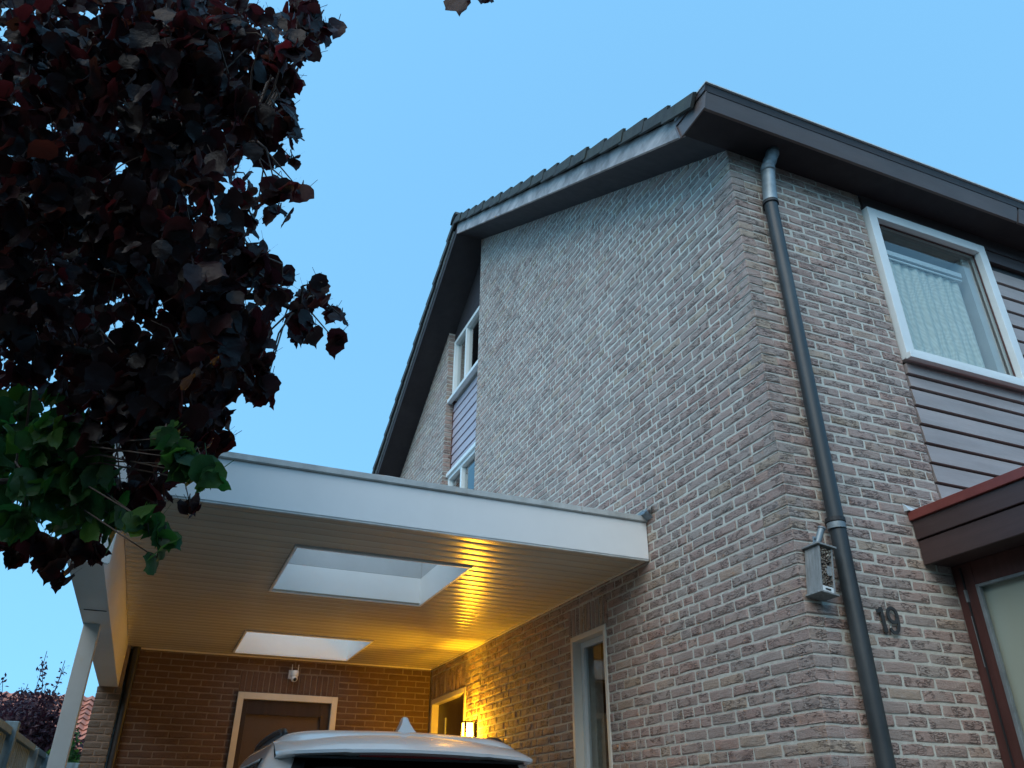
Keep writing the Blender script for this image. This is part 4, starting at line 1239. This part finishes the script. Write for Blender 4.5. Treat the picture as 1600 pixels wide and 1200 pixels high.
nb = empty('neighbour_house', (-7, 22, 0), 'low house far behind the maroon shrub with a red tiled roof', 'house')
def nob(mb, name, mat, **k):
    o = mb.obj(name, mat, None, **k); o.parent = nb; o.matrix_parent_inverse = Matrix.Translation(nb.location).inverted(); return o
nob(MB().box(-13, -1.5, 19.4, 24.6, 0, 2.7), 'wall', M['garage_mortar'])
nr = nob(MB().prism([(19.0, 2.52), (22.0, 3.93), (25.0, 2.52), (25.0, 2.60), (22.0, 4.01), (19.0, 2.60)], 'x', -13.3, -1.2), 'roof', M['red_tile'])
mb = MB()
th = math.atan2(1.41, 3.0)
for r in range(10):
    for c in range(54):
        y = 18.98 + r * .33 * math.cos(th); z = 2.60 + (y - 19.0) * .47
        x = -13.3 + c * .224
        vs = []
        for (yy, zz_) in ((0, .055), (.36, .02)):
            for k in range(5):
                a = k / 4; vs.append((x + .225 * a, y + yy * math.cos(th), z + yy * math.sin(th) + zz_ + .035 * math.sin(math.pi * 2 * a)))
        mb.add(vs, [(k, k + 1, 6 + k, 5 + k) for k in range(4)], rng.random())
o = nob(mb, 'roof_tiles', M['red_tile']); o['kind'] = 'stuff'
for x in (-11, -8.5, -6):
    nob(MB().box(x, x + 1.2, 19.37, 19.40, 1.0, 2.2), 'window', M['frame'])

# hedge and row house added out of view to block low sky light
hd = empty('sky_blocking_hedge', (-7.6, -3, 0), 'unseen tall green hedge added at the left to block low sky light', 'hedge')
hr = random.Random(12)
mb = MB(); ny_, nz_ = 36, 12
for sx in (0, 1):
    for i in range(ny_ + 1):
        for j in range(nz_ + 1):
            mb.v.append((-8.3 + 1.3 * sx + hr.uniform(-.12, .12), -12 + 17.5 * i / ny_ + hr.uniform(-.1, .1), 4.3 * j / nz_ + hr.uniform(-.08, .08)))
q0 = (ny_ + 1) * (nz_ + 1)
for sx in (0, 1):
    for i in range(ny_):
        for j in range(nz_):
            q = sx * q0 + i * (nz_ + 1) + j; mb.f.append([q, q + 1, q + nz_ + 2, q + nz_ + 1])
for i in range(ny_):
    a_ = i * (nz_ + 1) + nz_; mb.f.append([a_, a_ + nz_ + 1, q0 + a_ + nz_ + 1, q0 + a_])
for i in (0, ny_):
    for j in range(nz_): a_ = i * (nz_ + 1) + j; mb.f.append([a_, a_ + 1, q0 + a_ + 1, q0 + a_])
mb.a = [0] * len(mb.f)
o = mb.obj('hedge_body', M['hedge'], None); o.parent = hd; o.matrix_parent_inverse = Matrix.Translation(hd.location).inverted()
oh = empty('sky_blocking_house', (0, -19, 0), 'unseen row house with a dark tiled roof, added across the street to block low sky light', 'house')  # unseen house, added so that the carport interior gets darker
def oob(mb, nm, mat):
    o = mb.obj(nm, mat, None); o.parent = oh; o.matrix_parent_inverse = Matrix.Translation(oh.location).inverted(); return o
oob(MB().box(-26, 22, -23, -15, 0, 5.4), 'wall', M['garage_mortar'])
oob(MB().prism([(-23.5, 5.401), (-14.5, 5.401), (-19, 8.9)], 'x', -26.4, 22.4), 'roof', M['tile'])
for k in range(8):
    x = -24 + k * 6
    for z in (1.0, 3.6): oob(MB().box(x, x + 2.0, -14.995, -14.93, z, z + 1.3), 'window', M['frame'])

# ================================================================== trees with large leaves
CL = [('p',-3.65,-0.99,3.32,0.191),('p',-3.85,-0.44,3.89,0.241),('p',-4.09,0.2,4.54,0.299),('p',-3.48,-1.05,3.31,0.202),('p',-3.64,-0.52,3.88,0.254),('p',-3.82,0.1,4.53,0.314),('p',-3.27,-1.13,3.31,0.202),('p',-3.38,-0.62,3.87,0.254),('p',-3.5,-0.03,4.51,0.314),('p',-3.09,-1.21,3.32,0.181),('p',-3.15,-0.72,3.88,0.229),('p',-3.21,-0.16,4.53,0.283),('p',-2.96,-1.21,3.42,0.13),('p',-2.98,-0.7,4.03,0.165),('p',-2.86,-1.17,3.52,0.083),('p',-2.77,-1.05,3.72,0.038),('p',-3.56,-0.88,3.09,0.222),('p',-3.74,-0.31,3.6,0.279),('p',-3.95,0.36,4.18,0.346),('p',-3.34,-0.98,3.09,0.222),('p',-3.46,-0.43,3.6,0.279),('p',-3.6,0.21,4.18,0.346),('p',-3.12,-1.08,3.11,0.222),('p',-3.18,-0.55,3.62,0.279),('p',-3.26,0.05,4.21,0.346),('p',-2.95,-1.09,3.23,0.157),('p',-2.98,-0.55,3.79,0.2),('p',-2.87,-1.02,3.48,0.086),('p',-2.83,-0.82,3.45,0.058),('p',-3.51,-0.78,2.88,0.222),('p',-3.68,-0.17,3.33,0.279),('p',-3.88,0.53,3.85,0.346),('p',-3.29,-0.87,2.88,0.222),('p',-3.4,-0.29,3.33,0.279),('p',-3.53,0.38,3.85,0.346),('p',-3.09,-0.96,2.88,0.222),('p',-3.14,-0.4,3.33,0.279),('p',-3.21,0.25,3.85,0.346),('p',-2.96,-0.95,2.99,0.143),('p',-2.98,-0.37,3.49,0.181),('p',-2.88,-0.73,3.37,0.077),('p',-2.82,-0.99,2.95,0.05),('p',-3.47,-0.67,2.67,0.222),('p',-3.63,-0.04,3.06,0.279),('p',-3.81,0.69,3.52,0.346),('p',-3.24,-0.76,2.67,0.222),('p',-3.34,-0.15,3.07,0.279),('p',-3.46,0.55,3.52,0.346),('p',-3.04,-0.85,2.67,0.222),('p',-3.09,-0.26,3.07,0.279),('p',-3.14,0.42,3.52,0.346),('p',-2.93,-0.83,2.77,0.147),('p',-2.95,-0.22,3.21,0.186),('p',-2.84,-0.91,2.75,0.07),('p',-2.71,-0.42,3.04,0.035),('p',-2.77,-0.72,2.75,0.062),('p',-2.62,-0.79,2.72,0.053),('p',-2.5,-0.33,2.97,0.042),('p',-2.52,-0.6,2.68,0.039),('p',-2.6,-0.34,2.83,0.061),('p',-2.65,-0.59,2.76,0.065),('p',-2.7,-0.45,2.8,0.109),('p',-3.42,-0.56,2.46,0.222),('p',-3.57,0.1,2.8,0.279),('p',-3.74,0.86,3.19,0.346),('p',-3.2,-0.66,2.46,0.222),('p',-3.29,-0.02,2.8,0.279),('p',-3.39,0.72,3.19,0.346),('p',-3.01,-0.75,2.48,0.202),('p',-3.05,-0.13,2.82,0.254),('p',-3.09,0.57,3.22,0.314),('p',-2.87,-0.73,2.57,0.136),('p',-2.87,-0.1,2.95,0.173),('p',-2.77,-0.65,2.47,0.064),('p',-2.72,-0.3,2.56,0.039),('p',-2.78,-0.14,2.67,0.076),('p',-2.87,-0.37,2.62,0.118),('p',-2.87,-0.1,2.48,0.099),('p',-2.82,-0.13,2.39,0.034),('p',-2.88,-1.22,3.37,0.073),('p',-2.81,-0.87,3.76,0.04),('p',-2.85,-1.01,3.77,0.086),('p',-2.79,-0.83,3.01,0.036),('p',-2.78,-1.04,2.95,0.037),('p',-2.87,-0.47,3.27,0.102),('p',-2.82,-0.6,2.88,0.084),('p',-2.63,-0.49,2.94,0.049),('p',-2.47,-0.4,2.91,0.023),('p',-2.73,-0.98,3.82,0.02),('p',-2.78,-0.84,3.91,0.036),('p',-2.81,-1.13,3.66,0.036),('p',-2.78,-0.65,3.42,0.035),('p',-2.74,-0.81,3.14,0.021),('p',-2.78,-0.63,3.59,0.031),('p',-2.73,-0.33,2.97,0.077),('p',-2.63,-0.89,2.71,0.025),('p',-2.73,-0.65,2.43,0.03),('p',-2.8,-1.01,3.19,0.039),('p',-2.9,-1.11,3.23,0.126),('p',-2.92,-0.58,3.79,0.16),('p',-2.83,-0.1,2.77,0.117),('p',-3.04,-0.53,2.34,0.157),('p',-3.09,0.17,2.66,0.2),('p',-2.9,-0.35,2.49,0.104),('p',-3.17,-0.45,2.31,0.168),('p',-3.25,0.26,2.62,0.213),('p',-2.84,-0.22,2.48,0.043),('p',-3.04,-0.43,2.18,0.126),('p',-3.09,0.29,2.46,0.16),('p',-2.95,-0.34,2.3,0.1),('p',-2.89,-0.23,2.37,0.061),('p',-3.11,-0.1,2.13,0.102),('p',-3,-0.18,2.14,0.095),('p',-2.89,-0.05,2.18,0.033),('p',-2.86,-0.16,2.35,0.038),('p',-3.3,0.16,1.99,0.084),('p',-3.42,0.18,2.03,0.084),('p',-3.27,0.19,1.91,0.028),('p',-3.46,0.22,2,0.051),('p',-3.18,0.1,2.01,0.051),('p',-3.23,0.09,2.05,0.07),('g',-3.43,-0.32,2.27,0.157),('g',-3.52,0.1,2.44,0.181),('g',-3.29,-0.35,2.22,0.136),('g',-3.36,0.08,2.38,0.157),('g',-3.38,-0.25,2.11,0.126),('g',-3.46,0.19,2.25,0.145),('g',-3.26,-0.29,2.09,0.115),('g',-3.32,0.15,2.23,0.133),('g',-3.19,-0.35,2.14,0.084),('g',-3.24,0.08,2.3,0.097),('g',-2.99,-0.67,2.17,0.059),('g',-2.9,-0.66,2.1,0.062),('g',-2.95,-0.67,2.14,0.051),('g',-2.86,-0.66,2.07,0.039),('g',-2.83,-0.66,2.05,0.02),('g',-3.13,-0.31,2.03,0.094),('g',-3.17,0.12,2.17,0.109),('g',-3,-0.53,1.95,0.062),('g',-2.94,-0.54,1.91,0.039),('g',-3.41,-0.17,2,0.063),('g',-2.95,-0.5,1.85,0.02),('g',-2.95,-0.65,2.12,0.039),('p',-5,-1.2,1.9,0.4),('p',-5,-0.4,1.9,0.4),('p',-5.7,-0.8,1.9,0.4),('p',-4.6,-1.7,1.9,0.4),('p',-5,-1.2,2.5,0.4),('p',-5,-0.4,2.5,0.4),('p',-5.7,-0.8,2.5,0.4),('p',-4.6,-1.7,2.5,0.4),('p',-5,-1.2,3.1,0.4),('p',-5,-0.4,3.1,0.4),('p',-5.7,-0.8,3.1,0.4),('p',-4.6,-1.7,3.1,0.4),('p',-5,-1.2,3.7,0.4),('p',-5,-0.4,3.7,0.4),('p',-5.7,-0.8,3.7,0.4),('p',-4.6,-1.7,3.7,0.4),('p',-5,-1.2,4.4,0.4),('p',-5,-0.4,4.4,0.4),('p',-5.7,-0.8,4.4,0.4),('p',-4.6,-1.7,4.4,0.4),('p',-3.6,-1.6,4.6,0.35),('p',-3.9,-1,4.7,0.35),('p',-4.4,-1.4,4.7,0.35),('p',-4.4,-0.5,4.9,0.35)]
def leaf_shape(rng):
    out = [(.0, .0), (.20, .02), (.36, .12), (.45, .27), (.475, .43), (.43, .58), (.36, .70), (.26, .80), (.17, .88), (.08, .94), (0, 1.10)]
    asym = rng.uniform(.88, 1.12); fold = rng.uniform(.0, .35); droop = rng.uniform(.0, .28); tw = rng.uniform(-.25, .25)
    wid = rng.uniform(.82, 1.05)
    R = []; Lf = []; Md = []
    for i, (x, y) in enumerate(out):
        s = 1 + (rng.uniform(.04, .13) * (1 if i % 2 else -1) if 0 < i < 10 else 0)
        zz = -droop * y * y
        wv = .05 * math.sin(y * 9 + rng.uniform(-.4, .4))
        R.append((x * s * wid * asym, y, zz - fold * x * .8 + wv + tw * x * y)); Lf.append((-x * s * wid / asym, y, zz - fold * x * .8 - wv - tw * x * y)); Md.append((0, y * .98, zz))
    vs = R + Lf + Md; n = len(out); fs = []
    for i in range(n - 1):
        if i == 0:
            fs += [(2 * n, 1, 2 * n + 1), (2 * n, 2 * n + 1, n + 1)]
        elif i == n - 2:
            fs += [(i, i + 1, 2 * n + i), (2 * n + i, i + 1, n + i)]
        else:
            fs += [(i, i + 1, 2 * n + i + 1, 2 * n + i), (2 * n + i, 2 * n + i + 1, n + i + 1, n + i)]
    # petiole
    b = len(vs); vs += [(-.012, -.38, .05), (.012, -.38, .05), (.014, .01, 0), (-.014, .01, 0)]; fs.append((b, b + 1, b + 2, b + 3))
    return vs, fs
rng = random.Random(77)
LV = [leaf_shape(rng) for _ in range(9)]
LEAF_ME = {}
for key in ('leaf', 'green_leaf'):
    LEAF_ME[key] = []
    for vs, fs in LV:
        me = bpy.data.meshes.new('leaf'); me.from_pydata(vs, [], fs); me.materials.append(M[key])
        me.polygons.foreach_set('use_smooth', [True] * len(fs)); LEAF_ME[key].append(me)
def leaf_matrix(c, s, rng, spread=1.0):
    d = Vector((rng.gauss(0, .55), rng.gauss(0, .55), -rng.uniform(.25, 1.1))).normalized()
    up = Vector((rng.gauss(0, .6), rng.gauss(0, .6), rng.uniform(.2, 1.0)))
    n = (up - d * up.dot(d)).normalized()
    x = d.cross(n)
    m = Matrix(((x.x, d.x, n.x, c.x), (x.y, d.y, n.y, c.y), (x.z, d.z, n.z, c.z), (0, 0, 0, 1)))
    return m @ Matrix.Scale(s, 4) @ Matrix.Translation((0, -.45, 0))
def limb_tree(root, mat_twig, trunk_pts, trunk_r, limbs, clumps, rng):
    inv = Matrix.Translation(root.location).inverted()
    def add(mb, nm, mat, sm=True):
        o = mb.obj(nm, mat, None, smooth=sm); o.parent = root; o.matrix_parent_inverse = inv; return o
    add(MB().tube(trunk_pts, trunk_r, 12), 'trunk', M['bark'])
    nodes = [Vector(p) for p in trunk_pts[1:]]
    for L in limbs:
        pts = [Vector(p) for p in L]
        fine = []
        for a, b in zip(pts[:-1], pts[1:]):
            for k in range(4): fine.append(a.lerp(b, k / 4) + Vector((rng.uniform(-.02, .02), rng.uniform(-.02, .02), rng.uniform(-.02, .02))))
        fine.append(pts[-1])
        rr = [.032 * (1 - .8 * k / (len(fine) - 1)) + .003 for k in range(len(fine))]
        add(MB().tube(fine, rr, 7), 'branch', M['bark'])
        nodes += fine
    mb = MB()
    for (x, y, z, r) in clumps:
        c = Vector((x, y, z)); best = sorted(nodes, key=lambda q: (q - c).length)[:2]
        for q in best[:1]:
            mid = q.lerp(c, .5) + Vector((rng.uniform(-.05, .05), rng.uniform(-.05, .05), .06))
            mb.tube([q, q.lerp(mid, .5) + Vector((0, 0, .02)), mid, mid.lerp(c, .6), c], [.0045, .004, .0034, .0026, .0015], 5)
        for k in range(max(1, int(r * 8))):
            d = Vector((rng.gauss(0, 1), rng.gauss(0, 1), rng.gauss(0, 1))).normalized() * r * rng.uniform(.4, .75)
            a = c + Vector((rng.uniform(-.3, .3) * r, rng.uniform(-.3, .3) * r, rng.uniform(-.3, .3) * r))
            mb.tube([a, a.lerp(c + d, .5) + Vector((0, 0, rng.uniform(.0, .05))), c + d], [.0032, .0024, .0014], 4)
    o = add(mb, 'twigs', mat_twig); o['kind'] = 'stuff'
def build_leaves(root, clumps, key, dens, smin, smax, rng, extra=()):
    L = []
    for (x, y, z, r) in clumps:
        rr = max(.03, r - .012)
        n = max(2, int(dens * r * r + 1.2))
        if r < .08: n = max(n, int(1 + r * 60))
        for _ in range(n):
            d = Vector((rng.gauss(0, 1), rng.gauss(0, 1), rng.gauss(0, 1))).normalized() * rr * rng.random() ** .37
            c = Vector((x, y, z)) + d
            s = rng.uniform(smin, smax) * (rng.choice((1, 1, 1, .75)))
            if (c - CAM).length < 1.9 or (r > .09 and mnoise.noise(c * 3.2) < -.02): continue
            L.append((leaf_matrix(c, s, rng), c, s, rng.randrange(9), rng.random()))
    for c, s, k in extra:
        L.append((Matrix.Translation(c) @ Euler(k).to_matrix().to_4x4() @ Matrix.Scale(s, 4), Vector(c), s, rng.randrange(9), rng.random()))
    def score(q):
        d = in_view(q[1], -10)
        return q[2] / (q[1] - CAM).length if d else -1
    L.sort(key=score, reverse=True)
    inv = Matrix.Translation(root.location).inverted()
    for q in L[:300]:
        o = bpy.data.objects.new('leaf', LEAF_ME[key][q[3]]); COL.objects.link(o)
        o.parent = root; o.matrix_basis = inv @ q[0]
    V = []; F = []; A = []
    for q in L[300:]:
        vs, fs = LV[q[3]]; b = len(V); m = q[0]
        V += [tuple(m @ Vector(v)) for v in vs]
        F += [[i + b for i in f] for f in fs]; A += [q[4]] * len(fs)
    if V:
        me = bpy.data.meshes.new('foliage'); me.from_pydata(V, [], F)
        at = me.attributes.new('rnd', 'FLOAT', 'FACE'); at.data.foreach_set('value', A)
        me.polygons.foreach_set('use_smooth', [True] * len(F)); me.materials.append(M[key])
        o = bpy.data.objects.new('foliage', me); COL.objects.link(o); o.parent = root; o.matrix_parent_inverse = inv; o['kind'] = 'stuff'
    return len(L)

PCL = [c[1:] for c in CL if c[0] == 'p']; GCL = [c[1:] for c in CL if c[0] == 'g']
pt = empty('purple_leaved_tree', (-5.3, -.7, 0), 'dark purple-leaved tree with big drooping toothed leaves at the left', 'tree')
rng = random.Random(41)
limb_tree(pt, M['twig'], [(-5.3, -.7, 0), (-5.28, -.72, 1.2), (-5.2, -.7, 2.4), (-5.05, -.72, 3.4), (-4.8, -.8, 4.4)], [.11, .095, .08, .055, .03],
          [[(-5.25, -.7, 1.8), (-4.5, -.6, 2.3), (-3.7, -.5, 2.5), (-3.2, -.4, 2.55)], [(-5.2, -.7, 2.3), (-4.4, -.6, 2.9), (-3.5, -.5, 3.0), (-2.9, -.5, 2.85), (-2.66, -.58, 2.78)],
           [(-5.1, -.7, 2.8), (-4.3, -.7, 3.3), (-3.5, -.7, 3.4), (-2.95, -.8, 3.3)], [(-5.1, -.7, 3.1), (-4.2, -.3, 3.7), (-3.4, .0, 4.0), (-2.95, .1, 4.1)],
           [(-4.95, -.75, 3.7), (-4.2, -1.2, 4.4), (-3.5, -1.55, 4.5), (-2.9, -1.58, 4.15), (-2.45, -1.56, 3.72)], [(-5.1, -.7, 3.2), (-4.3, .2, 3.4), (-3.5, .5, 3.5)]], PCL, rng)
ex = [((-2.425, -1.50, 3.615), .115, (math.radians(100), 0, math.radians(20))), ((-2.325, -1.555, 3.59), .10, (math.radians(70), math.radians(15), math.radians(-160))),
      ((-2.285, -1.525, 3.575), .075, (math.radians(95), math.radians(60), math.radians(150))), ((-2.36, -1.53, 3.68), .09, (math.radians(120), 0, 0))]
ex = []
for (c, s, a) in (((-2.392, -1.485, 3.560), .105, .1), ((-2.330, -1.520, 3.575), .095, .45), ((-2.296, -1.538, 3.560), .060, 1.3)):
    d = Vector((.10 * a, -.15, -1)).normalized(); nrm = (Vector((-FWD.x, -FWD.y, -FWD.z)) + Vector((a * .6, .2, 0))).normalized()
    nrm = (nrm - d * nrm.dot(d)).normalized(); x = d.cross(nrm)
    ex.append((c, s, Matrix(((x.x, d.x, nrm.x), (x.y, d.y, nrm.y), (x.z, d.z, nrm.z))).to_euler()))
build_leaves(pt, PCL, 'leaf', 2600, .055, .096, rng, ex)
gt = empty('green_leaved_hazel', (-4.9, -.1, 0), 'green-leaved branches of a hazel hanging low among the purple foliage at the left', 'tree')
limb_tree(gt, M['twig'], [(-4.9, -.1, 0), (-4.75, -.15, .9), (-4.4, -.25, 1.7)], [.06, .045, .028],
          [[(-4.5, .0, 1.7), (-4.0, .15, 2.25), (-3.6, .1, 2.45), (-3.3, -.05, 2.42)], [(-4.6, .0, 1.4), (-4.1, .1, 1.95), (-3.75, .0, 2.15), (-3.45, -.15, 2.15)]], GCL, rng)
build_leaves(gt, GCL, 'green_leaf', 2500, .068, .105, rng)

# ================================================================== turn the brick list into objects
def score(b):
    c = b[3]
    z = in_view(c, 0)
    if not z: return -1
    v = (CAM - c); d = v.length
    nrm = (b[2].to_3x3() @ Vector((0, -1, 0)))
    return b[0][0] * b[0][2] * abs(nrm.dot(v) / d) / (d * d)
MESH = {}
for owners, matof, root, limit in ((('house',), {'house': 'brick'}, house, 300), (('garage', 'pier'), {'garage': 'garage_brick', 'pier': 'dark_brick'}, garage, 300)):
    lst = sorted([b for b in BRICKS if b[5] in owners], key=score, reverse=True)
    for b in lst[:limit]:
        k = (b[0], b[1], matof[b[5]])
        if k not in MESH:
            me = bpy.data.meshes.new('brick'); me.from_pydata(*[VAR[b[0]][b[1]][0], [], VAR[b[0]][b[1]][1]]); me.materials.append(M[matof[b[5]]]); MESH[k] = me
        o = bpy.data.objects.new('brick', MESH[k]); COL.objects.link(o)
        o.parent = b[4]; o.matrix_basis = b[2]
        if b[4] is not gable and b[4] is not front: pass
    V = []; F = []; A = []; MI = []
    mats = [M[m] for m in dict.fromkeys(matof.values())]
    for b in lst[limit:]:
        vs, fs = VAR[b[0]][b[1]]; q = len(V)
        V += [tuple(b[2] @ Vector(v)) for v in vs]; F += [[i + q for i in f] for f in fs]
        r = brng.random(); A += [r] * len(fs); MI += [mats.index(M[matof[b[5]]])] * len(fs)
    me = bpy.data.meshes.new('brickwork'); me.from_pydata(V, [], F)
    for m in mats: me.materials.append(m)
    at = me.attributes.new('rnd', 'FLOAT', 'FACE'); at.data.foreach_set('value', A)
    me.polygons.foreach_set('material_index', MI)
    o = bpy.data.objects.new('brickwork', me); COL.objects.link(o); o.parent = root; o['kind'] = 'stuff'
    o.matrix_parent_inverse = Matrix.Translation(root.location).inverted()
